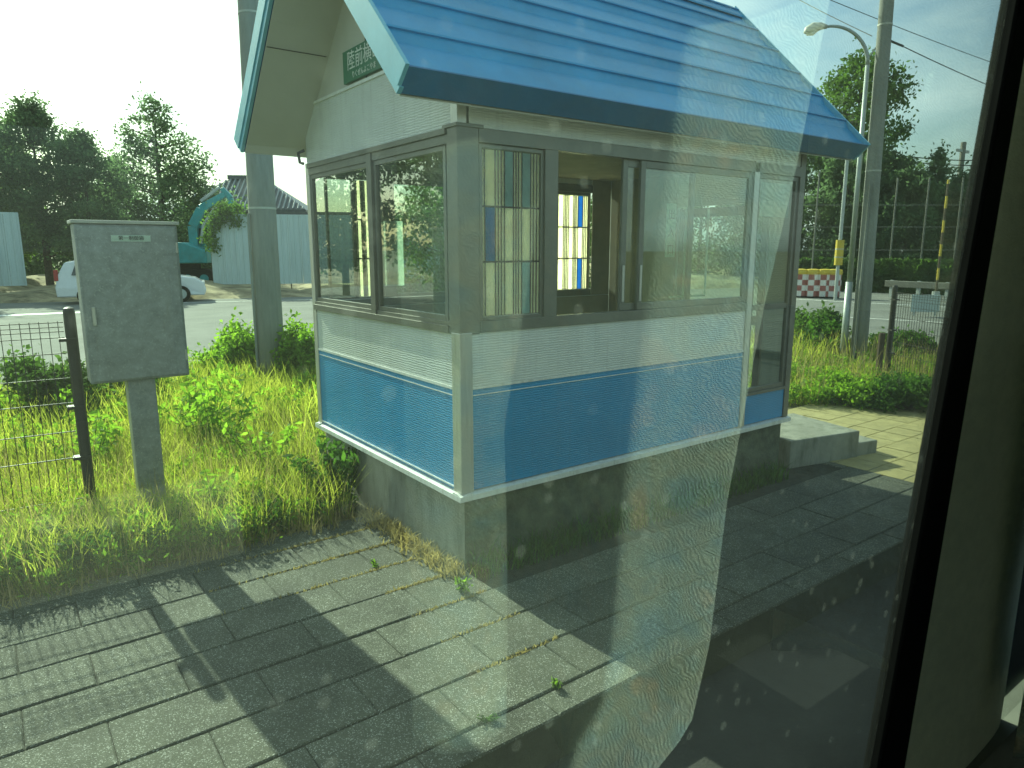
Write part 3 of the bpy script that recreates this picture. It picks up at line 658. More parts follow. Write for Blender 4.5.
tpx('dark pine with a rounded top, tallest at the left of the sky', 46, 108, 40, 96, 'pine', n=11000, lsz=.14, clumps=70, group=GL, z0=.25)
tpx('pointed broad conical evergreen standing right of the pines', 166, 98, 46, 168, 'cone', n=20000, lsz=.17, clumps=230, group=GL, z0=.04, power=.72)
tpx('dark pine between the tallest pine and the pointed evergreen', 92, 138, 38, 76, 'pine', n=8000, lsz=.14, clumps=55, group=GL, z0=.2)
tpx('pine cut by the left edge of the photo, yellowish at the top', 4, 132, 42, 84, 'pine', n=6000, lsz=.18, clumps=55, group=GL, m='leaf')
tpx('low dark evergreen filling the gap behind the grey cabinet', 120, 222, 48, 80, 'round', n=4200, lsz=.2, clumps=40, group=GL, m='conifer', z0=.12)
tpx('low dark evergreen behind the excavator boom', 205, 214, 54, 60, 'round', n=3200, lsz=.22, clumps=40, group=GL, m='conifer', z0=.05)
tpx('low bushy tree behind the left white fence panels', 40, 228, 50, 110, 'round', n=4000, lsz=.22, clumps=40, group=GL, m='conifer', z0=.15)
for i, (x, yt, D, wpx) in enumerate(((-90,110,36,110),(-230,60,34,150),(-420,20,30,180),(-720,-60,26,220))):
    tpx('evergreen further left along the edge of the site, number %s outward' % ('one','two','three','four')[i], x, yt, D, wpx, 'pine' if i%2 else 'round', n=5000, lsz=.19, clumps=45, group=GL, m='conifer')
# right
tpx('tall round leafy tree rising above the others behind the lamp', 846, 66, 47, 92, 'round', n=9000, lsz=.2, clumps=75, group=GR, z0=.3)
tpx('pointed conifer in the dark tree row near the window edge', 929, 150, 44, 46, 'cone', n=4500, lsz=.16, clumps=70, group=GR)
xs = ((800,150,46,80,'dark bushy tree seen under the tip of the blue roof'),(843,160,43,62,'dark dense tree below the tall round one'),(884,158,44,52,'dark tree right behind the slender pole'),(905,176,42,46,'low dark tree between the slender pole and the conifer'),
      (960,176,45,66,'dark leafy tree half hidden by the bus window edge'),(760,170,50,90,'dark tree hidden mostly by the shelter right end'))
for x, yt, D, wpx, lb in xs: tpx(lb, x, yt, D, wpx, 'round', n=6500, lsz=.19, clumps=50, group=GR, z0=.02, m='conifer')
for i, (x, yt, D, wpx) in enumerate(((1010,165,46,80),(1080,160,46,90),(700,165,50,90),(640,150,48,90))):
    tpx(('dark tree in the row outside the right window edge','dark tree in the row furthest right','dark tree in the row seen through the shelter windows','bushy tree in the row behind the middle of the shelter')[i], x, yt, D, wpx, 'round', n=3500, lsz=.2, clumps=40, group=GR, z0=.02, m='conifer')
# green trees right behind the shelter, seen through its panes
tree('bright green bushy tree seen through the wide left shelter window', (6.0, 10.2), 3.2, 1.5, 'round', n=6500, lsz=.085, clumps=50, z0=.05, m='leaf', group='bushy trees behind the shelter')
tree('smaller green bushy tree seen through the open shelter window', (9.3, 9.8), 3.0, 1.5, 'round', n=5000, lsz=.085, clumps=45, z0=.05, m='leaf', group='bushy trees behind the shelter')

# hedge and bank right
hd = rng.uniform(size=(16000,3)); t0 = at(780,262,38); t1 = at(985,262,36)
a = np.array(t0); b = np.array(t1); P_ = a[None]+(b-a)[None]*hd[:,:1]; P_[:,1] += (hd[:,1]-.5)*2.2; P_[:,2] = hd[:,2]**.7*(1.25+.25*np.sin(hd[:,0]*31))
V, F = leaves(P_, .15); tag(fast_mesh('low_hedge', V, F, 'leaf'), 'low green hedge along the far side of the road', 'hedge')
nf = thing('net_fence', 'tall thin net on grey poles in front of the dark trees', 'net', (0,0,0))
npx = (812, 851, 889, 920, 953, 990)
for x in npx:
    b_ = at(x, 268, 37); MB().tube([(b_.x,b_.y,0),(b_.x,b_.y,hgt(x,178 if x>830 else 172,37))], .04, 8).build('net_post', 'frame', nf)
mb = MB()
for y_ in (205, 227, 250):
    mb.tube([at(npx[0]-40,y_,37), at(npx[-1]+30,y_,37)], .016, 5)
mb.build('net_cable', 'frame', nf)
# far utility pole
b_ = at(950,262,52); fp = thing('far_utility_pole', 'distant slim pole rising above the dark trees at right', 'utility pole', (b_.x,b_.y,0))
MB().tube([(0,0,0),(0,0,hgt(950,143,52))], .16, 8).build('shaft', 'poleconc', fp); MB().box(-.8,.8,-.06,.06,7.7,7.85).build('crossarm', 'steel', fp)
# striped posts
b_ = at(936,292,30); sp = thing('striped_pole', 'thin yellow and black striped pole across the road at right', 'pole', (b_.x,b_.y,0)); z = 0; k = 0
top = hgt(936,180,30)
MB().tube([(0,0,0),(0,0,.42)], .13, 10).build('foot', 'steel', sp)
while z+.42 < top: MB().tube([(0,0,z+.42),(0,0,min(top,z+.42+.42))], .04, 10).build('yellow_band' if k % 2 else 'dark_band', 'yellow' if k % 2 else 'wood', sp); z += .42; k += 1
b_ = at(836,290,30); sp = thing('lamp_column', 'pale column wrapped in a yellow reflective sleeve across the road', 'pole', (b_.x,b_.y,0))
MB().tube([(0,0,0),(0,0,hgt(836,130,30))], .065, 12).build('column', 'steel', sp)
z0_, z1_ = hgt(836,265,30), hgt(836,240,30)
MB().tube([(0,0,z0_),(0,0,z1_)], .15, 14).build('sleeve', 'yellow', sp)
sb = MB()
for zz in (.30,.62): sb.tube([(0,0,z0_+(z1_-z0_)*zz),(0,0,z0_+(z1_-z0_)*zz+.04)], .154, 14)
sb.build('sleeve_band', 'galvtop', sp)
# crash cushions
base = [at(x, 285, 31.5) for x in (800, 812, 824, 833)]
lbs = ('leftmost checkered crash drum at the shelter edge','second checkered crash drum from the left','third checkered crash drum, left of the yellow sleeve','rightmost checkered crash drum beside the yellow sleeve')
def drum(p_, lb):
    d_ = thing('crash_drum', lb, 'crash barrier', (p_.x,p_.y,0), 0, 'checkered crash drums across the road')
    n = 16
    for i in range(4):
        for c in range(2):
            mb = MB()
            for k in range(n):
                if (k//2+i) % 2 == c:
                    a0, a1 = 2*math.pi*k/n, 2*math.pi*(k+1)/n; z0, z1 = .05+i*.22, .27+i*.22; r_ = .30
                    mb.add([(math.cos(a0)*r_,math.sin(a0)*r_,z0),(math.cos(a1)*r_,math.sin(a1)*r_,z0),(math.cos(a1)*r_,math.sin(a1)*r_,z1),(math.cos(a0)*r_,math.sin(a0)*r_,z1)], [(0,1,2,3)])
            mb.build('checker_band', 'redp' if c else 'whitep', d_)
    MB().tube([(0,0,.93),(0,0,1.0),(0,0,1.12),(0,0,1.15)], [.31,.33,.31,.1], 16).build('lid', 'yellow', d_)
    MB().tube([(0,0,0),(0,0,.05)], .27, 12).build('foot', 'black', d_)
for p_, lb in zip(base, lbs): drum(p_, lb)
# white road board
b_ = gp(924,316); rb = thing('road_board', 'pale square board standing at the road seen through the fence', 'sign', (b_.x,b_.y,0), R(-50))
MB().box(-.38,.38,-.02,.02,.12,.62).build('board', 'panel', rb, .01); MB().box(-.3,-.26,-.02,.02,0,.12).build('leg', 'steel', rb); MB().box(.26,.3,-.02,.02,0,.12).build('leg', 'steel', rb)
# guard rail
b0, b1 = at(885,286,33), at(985,288,31); gr = thing('guard_rail', 'long pale guard rail before the hedge across the road', 'guard rail', (b0.x,b0.y,0), math.atan2(b1.y-b0.y,b1.x-b0.x)); Lg = (b1-b0).length
MB().box(0, Lg, -.04, 0, .42, .68).build('rail', 'frame', gr, .02)
for k in range(4): MB().box(.2+k*(Lg-.5)/3, .32+k*(Lg-.5)/3, 0, .1, 0, .7).build('post', 'steel', gr)

# ================================================================== SITE FENCE, EXCAVATOR, HOUSE, CAR
def site_fence(name, label, x0, x1, D, ztop=3.5, zbot=.42, group='white steel site fences'):
    a = at(x0,250,D); b = at(x1,250,D); a.z = b.z = 0; d = b-a; t_ = thing(name, label, 'fence', a, math.atan2(d.y,d.x), group); n = max(1, round(d.length/.55)); w = d.length/n
    for i in range(n):
        mb = MB(); u = i*w; p6 = [(0,0),(.06,0),(.09,.03),(w*.5-.05,.03),(w*.5-.02,0),(w*.5+.02,0),(w*.5+.05,.03),(w-.09,.03),(w-.06,0),(w-.008,0)]
        for k in range(len(p6)-1):
            (a0,c0),(a1,c1) = p6[k], p6[k+1]
            mb.add([(u+a0,c0,zbot),(u+a1,c1,zbot),(u+a1,c1,ztop),(u+a0,c0,ztop),(u+a0,c0+.01,zbot),(u+a1,c1+.01,zbot),(u+a1,c1+.01,ztop),(u+a0,c0+.01,ztop)], [(0,1,2,3),(5,4,7,6),(3,2,6,7),(0,4,5,1)])
        mb.build('sheet', 'panel', t_)
    for i in range(0, n+1, 3): MB().tube([(i*w,.07,0),(i*w,.07,ztop-.1)], .03, 6).build('post', 'wood', t_)
    MB().box(0, d.length, .045, .075, zbot+.3, zbot+.36).build('rail', 'steel', t_); MB().box(0, d.length, .045, .075, ztop-.5, ztop-.44).build('rail', 'steel', t_)
    return t_
site_fence('site_fence', 'pale corrugated steel fence at the left edge before the pines', -60, 23, 34.5, 3.36, .50)
site_fence('site_fence', 'long pale corrugated steel fence with creeper running behind the shelter', 211, 470, 34.5, 3.48, .38)
# creeper on the fence
vn = 1500; cc = np.array([at(x,y,34.25) for x,y in ((230,209),(222,210),(214,217),(226,216),(212,228),(209,238),(238,209),(219,222),(236,222),(212,246))])
idx = rng.integers(0, len(cc), vn); cen = cc[idx]+rng.normal(size=(vn,3))*np.array([.17,.12,.17])
V, F = leaves(cen, .075); cr = fast_mesh('creeper', V, F, 'leaf'); tag(cr, 'leafy creeper hanging over the left end of the long fence', 'creeper')
# excavator
ep = at(188, 275, 37.2); ex = thing('excavator', 'teal excavator with raised boom behind the long fence', 'excavator', (ep.x, ep.y, .3), R(-36.6+8)); S = 1.0
for s_ in (-1,1):
    tr = MB().prism([(-1.5,.15),(-1.3,.0),(1.3,0),(1.5,.15),(1.5,.55),(1.3,.72),(-1.3,.72),(-1.5,.55)], s_*.95-.25, s_*.95+.25, 'Y').build('track', 'black', ex, .03)
    for k in range(4): MB().tube([(-1.1+k*.72,s_*1.21-.02,.3),(-1.1+k*.72,s_*1.21+.02,.3)], .2, 12).build('track_wheel', 'teal', tr)
MB().tube([(0,0,.7),(0,0,.95)], .6, 16).build('turntable', 'black', ex)
bd = MB().prism([(-1.45,1.0),(1.2,1.0),(1.2,1.55),(.2,1.95),(-1.3,1.95),(-1.45,1.75)], -1.05, 1.05, 'Y').build('body', 'teal', ex, .05)
MB().prism([(-1.52,.98),(-1.40,.98),(-1.38,1.9),(-1.5,1.85)], -1.0, 1.0, 'Y').build('counterweight', 'teal', ex, .02)
MB().box(-1.0,-.3,-1.062,-1.05,1.2,1.6).build('side_grille', 'cable', bd)
cbn = MB(); cbn.prism([(.25,1.56),(1.35,1.3),(1.45,2.0),(1.2,2.75),(.25,2.75)], .25, 1.05, 'Y'); cbn = cbn.build('cab', 'teal', ex, .03)
MB().prism([(.38,2.0),(1.32,1.95),(1.32,2.1),(1.12,2.62),(.38,2.62)], .235, 1.065, 'Y').build('cab_window', 'carglass', cbn)
def armbar(name, pts, ws, m='teal', hw=.17):
    mb = MB()
    for i in range(len(pts)-1):
        a, b = Vector(pts[i]), Vector(pts[i+1]); d = (b-a).normalized(); n_ = Vector((-d.y, d.x))
        mb.prism([tuple(a-n_*ws[i]), tuple(b-n_*ws[i+1]), tuple(b+n_*ws[i+1]), tuple(a+n_*ws[i])], -hw, hw, 'Y')
    return mb.build(name, m, ex, .02)
armbar('boom', [(.4,1.5),(.42,2.7),(.85,3.5),(2.0,4.2)], [.17,.21,.19,.11])
armbar('boom_cylinder', [(.7,1.9),(.9,2.8),(1.5,3.6)], [.06,.06,.05], 'steel', .1)
armbar('arm', [(1.85,4.45),(2.2,4.0),(2.35,1.6)], [.1,.13,.08], hw=.13); armbar('arm_cylinder', [(.85,3.85),(1.75,4.5)], [.07,.06], 'steel', .08)
armbar('bucket', [(2.45,1.6),(2.2,1.0),(2.4,.6)], [.25,.35,.2], 'steel', .4)
# house
hp = at(244, 250, 56); ho = thing('tiled_house', 'old house with dark tiled hip roof behind the long fence', 'house', (hp.x, hp.y, 0), R(-36.6+6))
MB().box(-3.4,3.4,0,5,0,5.2).build('wall', 'plaster', ho)
zr0, zr1 = 4.75, 7.15
rf = MB().add([(-4.8,-1.2,zr0),(4.8,-1.2,zr0),(4.8,6.2,zr0),(-4.8,6.2,zr0),(-1.3,2.5,zr1),(1.3,2.5,zr1),(-4.8,-1.2,zr0-.2),(4.8,-1.2,zr0-.2),(4.8,6.2,zr0-.2),(-4.8,6.2,zr0-.2)],
   [(0,1,5,4),(1,2,5),(2,3,4,5),(3,0,4),(0,6,7,1),(1,7,8,2),(2,8,9,3),(3,9,6,0),(6,9,8,7)]).build('roof', 'tile', ho)
rb_ = MB()
for i in range(28):
    x = -4.6+i*.34
    lim = (x+4.8)/3.5 if x < -1.3 else ((4.8-x)/3.5 if x > 1.3 else 1); lim = min(1, lim)
    if lim > .05: rb_.tube([(x,-1.2,zr0+.05),(x,-1.2+3.7*lim,zr0+.05+2.4*lim)], .07, 6)
rb_.build('roof_ribs', 'galv', rf)
MB().box(-1.45,1.45,2.35,2.65,zr1-.02,zr1+.28).build('ridge', 'tile', rf)
for x in (-2.4,-.6,1.4): MB().box(x, x+1.0, -.03, -.001, 2.6, 3.9).build('window', 'carglass', ho)
lh = at(285,250,52); sh2 = thing('shed', 'low flat dark shed roof just right of the tiled house', 'shed', (lh.x+1.5, lh.y-.5, 0), R(-30)); MB().box(-1.9,4,-1,1,0,4.1).build('wall', 'plaster', sh2); MB().box(-2.1,4.2,-1.2,1.2,4.1,4.45).build('roof', 'tile', sh2)
# car: white wagon seen side on, nose to the right
cp = gp(130, 302); ca_ = thing('white_car', 'white station wagon parked in the lot behind the grey cabinet', 'car', (cp.x+.42, cp.y+.4, -.03), R(-13))
def carbody():
    prof = [(-2.28,.28),(-2.30,.62),(-2.20,1.05),(-1.98,1.50),(-1.70,1.56),(.2,1.56),(.75,1.40),(1.30,1.02),(1.95,.90),(2.22,.72),(2.28,.45),(2.22,.25)]
    mb = MB(); n = len(prof); ys_ = [-.80,-.86,-.86,.86,.86,.80]; V = []
    def wy(z, s): return s*(.84 if z < 1.0 else .84-(z-1.0)*.28)
    for s in (-1,1):
        for x, z in prof: V.append((x, wy(z, s), z))
    mb.add(V, [tuple(range(n)), tuple(reversed(range(n, 2*n)))]+[(i, n+i, n+(i+1)%n, (i+1)%n) for i in range(n)])
    return mb
ca_.scale = (1.07,1,1); ca_.location.x -= .12
bo_ = carbody().build('body', 'carwhite', ca_, .05)
for s in (-1,1):
    y0 = s*.79
    for pts in ([(-1.80,1.05),(-1.05,1.05),(-1.05,1.45),(-1.66,1.45)],[(-.98,1.05),(-.05,1.05),(-.05,1.45),(-.98,1.45)],[(.02,1.05),(1.0,1.05),(.55,1.40),(.02,1.45)]):
        mb = MB(); V = [(x, s*(.848-(z-1.0)*.28), z) for x, z in pts]+[(x, s*(.838-(z-1.0)*.28), z) for x, z in pts]
        mb.add(V, [(0,1,2,3),(7,6,5,4),(0,4,5,1),(1,5,6,2),(2,6,7,3),(3,7,4,0)]).build('side_window', 'carglass', bo_)
MB().add([(.83,-.66,1.37),(.83,.66,1.37),(1.27,.74,1.06),(1.27,-.74,1.06)], [(0,1,2,3)]).build('windscreen', 'carglass', bo_, T=Matrix.Translation((.01,0,.01)))
for s in (-1,1):
    MB().box(-2.305,-2.18,s*.75-.07,s*.75+.07,.85,1.25).build('tail_light', 'red', ca_, .02)
    MB().box(2.05,2.25,s*.66-.14,s*.66+.14,.62,.76).build('headlight', 'shade', ca_, .03)
    for x in (-1.4,1.45):
        wv = MB().tube([(x,s*.68,.31),(x,s*.88,.31)], .31, 20).build('wheel', 'black', ca_, .02); MB().tube([(x,s*.875,.31),(x,s*.895,.31)], .19, 14).build('rim', 'steel', wv)
MB().box(-.1,.02,-.98,-.86,1.0,1.12).build('mirror', 'carwhite', ca_, .02)

# ================================================================== GRASS AND WEEDS
def inside(x, y):
    return not (-.1 < x < 3.45 and y < 2.32)
def blades(pts, hmin, hmax, w, lean=.35, m='grass', name='tall_grass', seg=2):
    n = len(pts); h = rng.uniform(hmin, hmax, n); a = rng.uniform(0, 2*np.pi, n); d = np.stack([np.cos(a), np.sin(a)], 1); le = rng.uniform(.05, lean, n)*h
    b = rng.uniform(0, 2*np.pi, n); s = np.stack([np.cos(b), np.sin(b)], 1)*(w*rng.uniform(.6,1.4,n))[:,None]
    P = np.zeros((n, 6, 3)); base = np.asarray(pts)
    for i, (kz, kl, kw) in enumerate(((0,0,1),(.55,.30,.85),(1,1,.10))):
        c = base[:,:2]+d*(le*kl)[:,None]; z = base[:,2]+h*kz*(1 if i < 2 else .93)
        P[:,2*i,:2] = c-s*kw; P[:,2*i+1,:2] = c+s*kw; P[:,2*i,2] = z; P[:,2*i+1,2] = z
    V = P.reshape(-1, 3); o = np.arange(n)[:,None]*6
    F = np.concatenate([o+np.array([[0,1,3,2]]), o+np.array([[2,3,5,4]])], 0)
    o_ = fast_mesh(name, V, F, m); tag(o_, kind='stuff'); return o_
def scatter(n, x0, x1, y0, y1, fn=None, edge=.12):
    P = np.stack([rng.uniform(x0,x1,n), rng.uniform(y0,y1,n), np.full(n,-.03)], 1)
    keep = np.array([inside(a, b) for a, b in P[:,:2]])
    if fn is not None: keep &= fn(P)
    return P[keep]
wav = lambda x: 1.17+.05*np.sin(x*7)+.04*np.sin(x*17+1)+.03*np.sin(x*41)
lf = lambda P: P[:,1] > wav(P[:,0])+np.maximum(0, P[:,0]+.35)*1.1
tag(blades(scatter(30000,-4.6,1.2,1.15,3.6,lf), .12,.46,.0028,.6), 'tall bright green grass around the grey cabinet post')
tag(blades(scatter(30000,-7,5,3.4,7.2), .22,.62,.005,.5, name='rear_grass'), 'green grass between the platform verge and the parking lot')
tag(blades(scatter(5200,-4.6,.9,1.15,4,lf), .25,.58,.0022,.35,'straw', name='dry_stalks'), 'dry yellow seed stalks among the green grass')
tag(blades(scatter(2600,-3.6,.3,1.05,1.5,lambda P: P[:,1]>wav(P[:,0])-.10+np.maximum(0,P[:,0]+.35)*1.1), .05,.18,.004,.7,'straw', name='withered_edge_grass'), 'withered grass spilling over the paving edge')
def rf_(P): return P[:,1] > 1.55-(P[:,0]-5.6)*.62+.08*np.sin(P[:,0]*9)
tag(blades(scatter(26000,5.5,10.2,-1.2,6.6,rf_), .10,.36,.005,.6, name='verge_grass'), 'bright grass on the verge right of the shelter')
tag(blades(scatter(2600,5.6,10.0,-1.0,5.5,rf_), .4,.75,.0035,.4,'straw', name='verge_stalks'), 'pale seed heads above the right verge')
tag(blades(scatter(9000,-.1,10,2.35,7.2), .25,.7,.008,.5, name='back_grass'), 'rough grass behind the shelter')
# dry bits along the wall foot and joints
def wallstrip(n): return np.stack([rng.uniform(.02,3.2,n), rng.uniform(-.16,.01,n), np.full(n,-.02)], 1)
tag(blades(wallstrip(1500),.05,.22,.004,.8,'darkweed',name='shaded_wall_grass'), 'dark shaded grass along the front foundation of the shelter')
n = 1500; P = np.stack([rng.normal(-.05,.05,n), rng.uniform(-.05,1.25,n)**1.0, np.full(n,-.005)], 1); P = P[P[:,0] < .02]; P[:,0] -= .02*rng.uniform(0,1,len(P))
tag(blades(P,.02,.09,.004,1.2,'straw',name='wall_foot_moss'), 'dry moss and withered grass along the shelter foundation')
jp = []
for y_ in rows[2:]:
    k = int(160+700*max(0, y_+.2)); xx = rng.uniform(-1.3 if y_ > .2 else -.5, -.02, k)
    keep = rng.uniform(size=k) < np.clip(1.3+xx*1.2, .08, 1); xx = xx[keep]
    jp += [(x_, y_+rng.normal()*.006, -.008) for x_ in xx]
tag(blades(np.array(jp),.008,.028,.004,1.0,'straw',name='joint_moss'), 'moss and tiny dry weeds in the paving joints')

def ground_leaves(name, label, n, x0, x1, y0, y1, h, lsz, m, fn, ncl):
    c = scatter(ncl, x0, x1, y0, y1, fn); idx = rng.integers(0, len(c), n); P = c[idx]+rng.normal(size=(n,3))*np.array([.055,.055,0]); hc = rng.uniform(.4,1,len(c))[idx]*h
    P[:,2] = rng.uniform(0,1,n)**.7*hc; V, F = leaves(P, lsz, asp=.36); tag(fast_mesh(name, V, F, m), label, kind='stuff')
ground_leaves('low_weeds', 'low leafy weeds growing among the grass near the paving', 26000, -4.6,.9,1.15,2.9, .30, .022, 'weed', lf, 420)
ground_leaves('dark_low_weeds', 'dark low weeds along the paving edge', 16000, -4.6,.5,1.15,1.75, .24, .022, 'darkweed', lf, 200)
ground_leaves('verge_weeds', 'leafy ground cover on the right verge', 24000, 5.5,9.5,-1,3.5, .34, .028, 'weed', rf_, 330)
ground_leaves('rear_weeds', 'leafy weeds before the parking lot', 26000, -6,4,3.4,7.2, .6, .034, 'weed', None, 330)
def weed(label, loc, h, rad, nst=9, lsz=.05, m='weed', group=None, nleaf=26, name='weed_plant'):
    t_ = thing(name, label, 'weed', (loc[0], loc[1], loc[2] if len(loc)>2 else -.02), 0, group); st_ = MB(); cs = []
    for i in range(nst):
        a = random.uniform(0, 6.28); r_ = rad*random.uniform(.1,1); hh_ = h*random.uniform(.55,1)
        p0 = Vector((math.cos(a)*r_*.25, math.sin(a)*r_*.25, 0)); p1 = Vector((math.cos(a)*r_*.6, math.sin(a)*r_*.6, hh_*.6)); p2 = Vector((math.cos(a)*r_, math.sin(a)*r_, hh_))
        st_.tube([p0,p1,p2], [.004,.003,.0015], 5)
        for k in range(nleaf):
            f_ = (k+1.5)/(nleaf+1); p = p0.lerp(p1, f_*2) if f_ < .5 else p1.lerp(p2, f_*2-1); b = k*2.4
            cs.append(p+Vector((math.cos(b)*lsz*.8, math.sin(b)*lsz*.8, random.uniform(-.3,.4)*lsz)))
    V, F = leaves(np.array(cs), lsz, asp=.38); fast_mesh('foliage', V, F, m, t_); st_.build('stem', 'darkweed', t_); return t_
GW = 'leafy weeds along the platform edge'
weed('dark broad leafed weed clump against the shelter foundation', (-.13,1.62), .56, .36, 18, .042, 'darkweed', GW, 34)
weed('tall pale leafed weed directly behind the cabinet right side', (-.55,3.4), .85, .45, 16, .05, 'weed', GW, 34)
weed('spreading weed between the cabinet post and shelter wall', (-.4,2.4), .55, .4, 12, .038, 'weed', GW, 28)
weed('dense dark weed under the foot of the left fence post', (-1.78,1.38), .30, .26, 16, .034, 'darkweed', GW, 24)
weed('low dark weed at the left photo edge by the paving', (-2.12,1.40), .30, .26, 14, .034, 'darkweed', GW, 24)
weed('upright weed just right of the cabinet post', (-.95,1.75), .42, .2, 8, .034, 'weed', GW, 26)
weed('spiky weed just left of the cabinet post base', (-1.5,1.55), .3, .2, 10, .03, 'weed', GW, 24)
weed('pale weed just left of the cabinet behind the fence', (-1.6,3.2), .7, .35, 10, .04, 'weed', GW, 26)
GB = 'green bushes around the parking lot edge'
def bush(label, x, ytop, D, wpx, m='weed', n=9000, lsz=.036):
    p_ = at(x,250,D); h = hgt(x,ytop,D); rad = wpx/2*D/713*math.cos(math.atan((x-512)/713))
    t_ = thing('bush', label, 'bush', (p_.x,p_.y,-.02), 0, GB); k = 26; C_ = []; st_ = MB()
    for i in range(k):
        a = random.uniform(0,6.28); r_ = rad*math.sqrt(random.random())*.85; z = h*random.uniform(.2,.86)*math.sqrt(max(.15,1-(r_/rad)**2)); C_.append((math.cos(a)*r_, math.sin(a)*r_, z))
        st_.tube([(0,0,0),(math.cos(a)*r_*.4,math.sin(a)*r_*.4,z*.5),C_[-1]], [.012,.008,.003], 5)
    C_ = np.array(C_); idx = rng.integers(0,k,n); cen = C_[idx]+rng.normal(size=(n,3))*np.array([rad*.17,rad*.17,h*.11]); cen[:,2] = np.abs(cen[:,2])
    V, F = leaves(cen, lsz); fast_mesh('foliage', V, F, m, t_); st_.build('stem', 'bark', t_)
bush('green bush left of the thick utility pole foot', 228, 316, 10.5, 72)
bush('green bush right of the thick utility pole, touching the shelter', 303, 314, 9.6, 60)
bush('low brownish bush behind the left mesh fence', 35, 348, 9.0, 110, 'leaf')
bush('dark low bush behind the mesh fence and cabinet', 120, 352, 9.5, 110, 'darkweed')
bush('leafy bush right of the shelter end wall', 817, 300, 14, 62, 'leaf', 9500, .045)
bush('bushy green shrub left of the slender pole foot', 835, 322, 13.2, 60, 'darkweed', 8500, .045)
bush('dark shrub behind the right mesh fence', 915, 330, 14, 70, 'darkweed', 8500, .045)
bush('rounded low bush at the verge front edge', 862, 370, 9.8, 84, 'weed', 9500, .026)
bush('low bush at the verge close to the bus window edge', 925, 372, 9.6, 76, 'darkweed', 9500, .026)
b_ = gp(877,385); so = MB().tube([(b_.x,b_.y,0),(b_.x,b_.y,.75)], .045, 8).build('marker_stake', 'yellow'); so.data.materials[0] = M['wood']; tag(so, 'short reddish brown stake in the verge beside the fence post', 'stake')
# tufts in the paving
GT = 'small weeds in the paving joints'
for lb, x, y_, h_, r_, m_, ls in (('green tuft at the shelter foundation corner', 461,592,.09,.07,'weed',.018),('single small green weed near the platform front edge',557,687,.05,.035,'weed',.012),('faint low weed in the paving joint, lowest in the photo',488,720,.035,.05,'darkweed',.010),('tiny tuft in the joint near the foundation weeds',376,566,.04,.05,'weed',.010)):
    p_ = gp(x,y_); weed(lb, (p_.x,p_.y,-.006), h_, r_, 8, ls, m_, GT, 7, 'paving_weed')

# ================================================================== THE BUS (viewer's side)
GY = CAM.y+.45
bus = thing('bus', 'bus interior with dark gasketed window pillar at the right', 'bus', (-1.0, -4.0, -.21))
def bb(name, m, x0,x1,y0,y1,z0,z1, bev=0): 
    o = MB().box(x0,x1,y0,y1,z0,z1).build(name, m, bus, bev); o.location = -Vector(bus.location); return o
ZS, ZT, XL, XR = .92, 2.46, -3.55, -.50
def on(x, y, Y):
    d = pixray(x, y); return CAM+d*((Y-CAM.y)/d.y)
# side wall around the window
bb('side_wall','businner',-6,3,GY-.03,GY+.02,.1,ZS); bb('side_wall','businner',-6,3,GY-.03,GY+.02,ZT,2.75); bb('side_wall','businner',-6,XL,GY-.03,GY+.02,ZS,ZT)
bb('side_wall','businner',.55,3,GY-.03,GY+.02,ZS,ZT)
bb('side_wall','businner',-6,3,GY-2.45,GY-2.40,.1,1.3); bb('side_wall','businner',-6,3,GY-2.45,GY-2.40,2.3,2.75); bb('far_window_glass','busfar',-6,3,GY-2.43,GY-2.425,1.3,2.3)
for k in range(7): bb('window_post','businner',-6+k*1.48,-5.86+k*1.48,GY-2.45,GY-2.40,1.3,2.3)
bb('roof','businner',-6,3,GY-2.45,GY+.02,2.75,2.8); bb('floor','busfloor',-6,3,GY-2.45,GY+.02,.62,.67)
bb('end_wall','businner',-6.05,-6,GY-2.45,GY+.02,.1,2.8); bb('end_wall','businner',3,3.05,GY-2.45,GY+.02,.1,2.8)
bb('outer_skin','busout',-6,3,GY+.021,GY+.03,.1,ZS-.02)
# leaning gasket and pillar drawn as real solids between the window edges
def lean_bar(name, m, Lp, Rp, y0, y1, mb=None, bev=.004):
    mb = MB(); V = []
    for Y in (y0, y1):
        for p_ in Lp+list(reversed(Rp)): V.append((p_[0], Y, p_[1]))
    n = len(Lp)*2; mb.add(V, [tuple(range(n)), tuple(reversed(range(n,2*n)))]+[(i,n+i,n+(i+1)%n,(i+1)%n) for i in range(n)])
    o = mb.build(name, m, bus, bev); o.location = -Vector(bus.location); return o
def ext(P, Zs=(ZS-.04, ZT+.04)):
    (xa,za),(xb,zb) = P; return [(xa+(xb-xa)*(z-za)/(zb-za), z) for z in Zs]
gl = [on(1000,0,GY+.014), on(862,768,GY+.014)]; gl = ext([(p_.x,p_.z) for p_ in gl])
YG = GY-.012
ge = [on(1030,0,YG), on(901,768,YG)]; ge = ext([(p_.x,p_.z) for p_ in ge])
lean_bar('window_gasket','black', gl, [(x+.02,z) for x,z in ge], YG, GY+.015, bev=.005)
YP = GY-.016
pl = [on(1034,0,YP), on(904,768,YP)]; pl = ext([(p_.x,p_.z) for p_ in pl])
pr_ = [on(1118,0,YP), on(1003,768,YP)]; pr_ = ext([(p_.x,p_.z) for p_ in pr_])
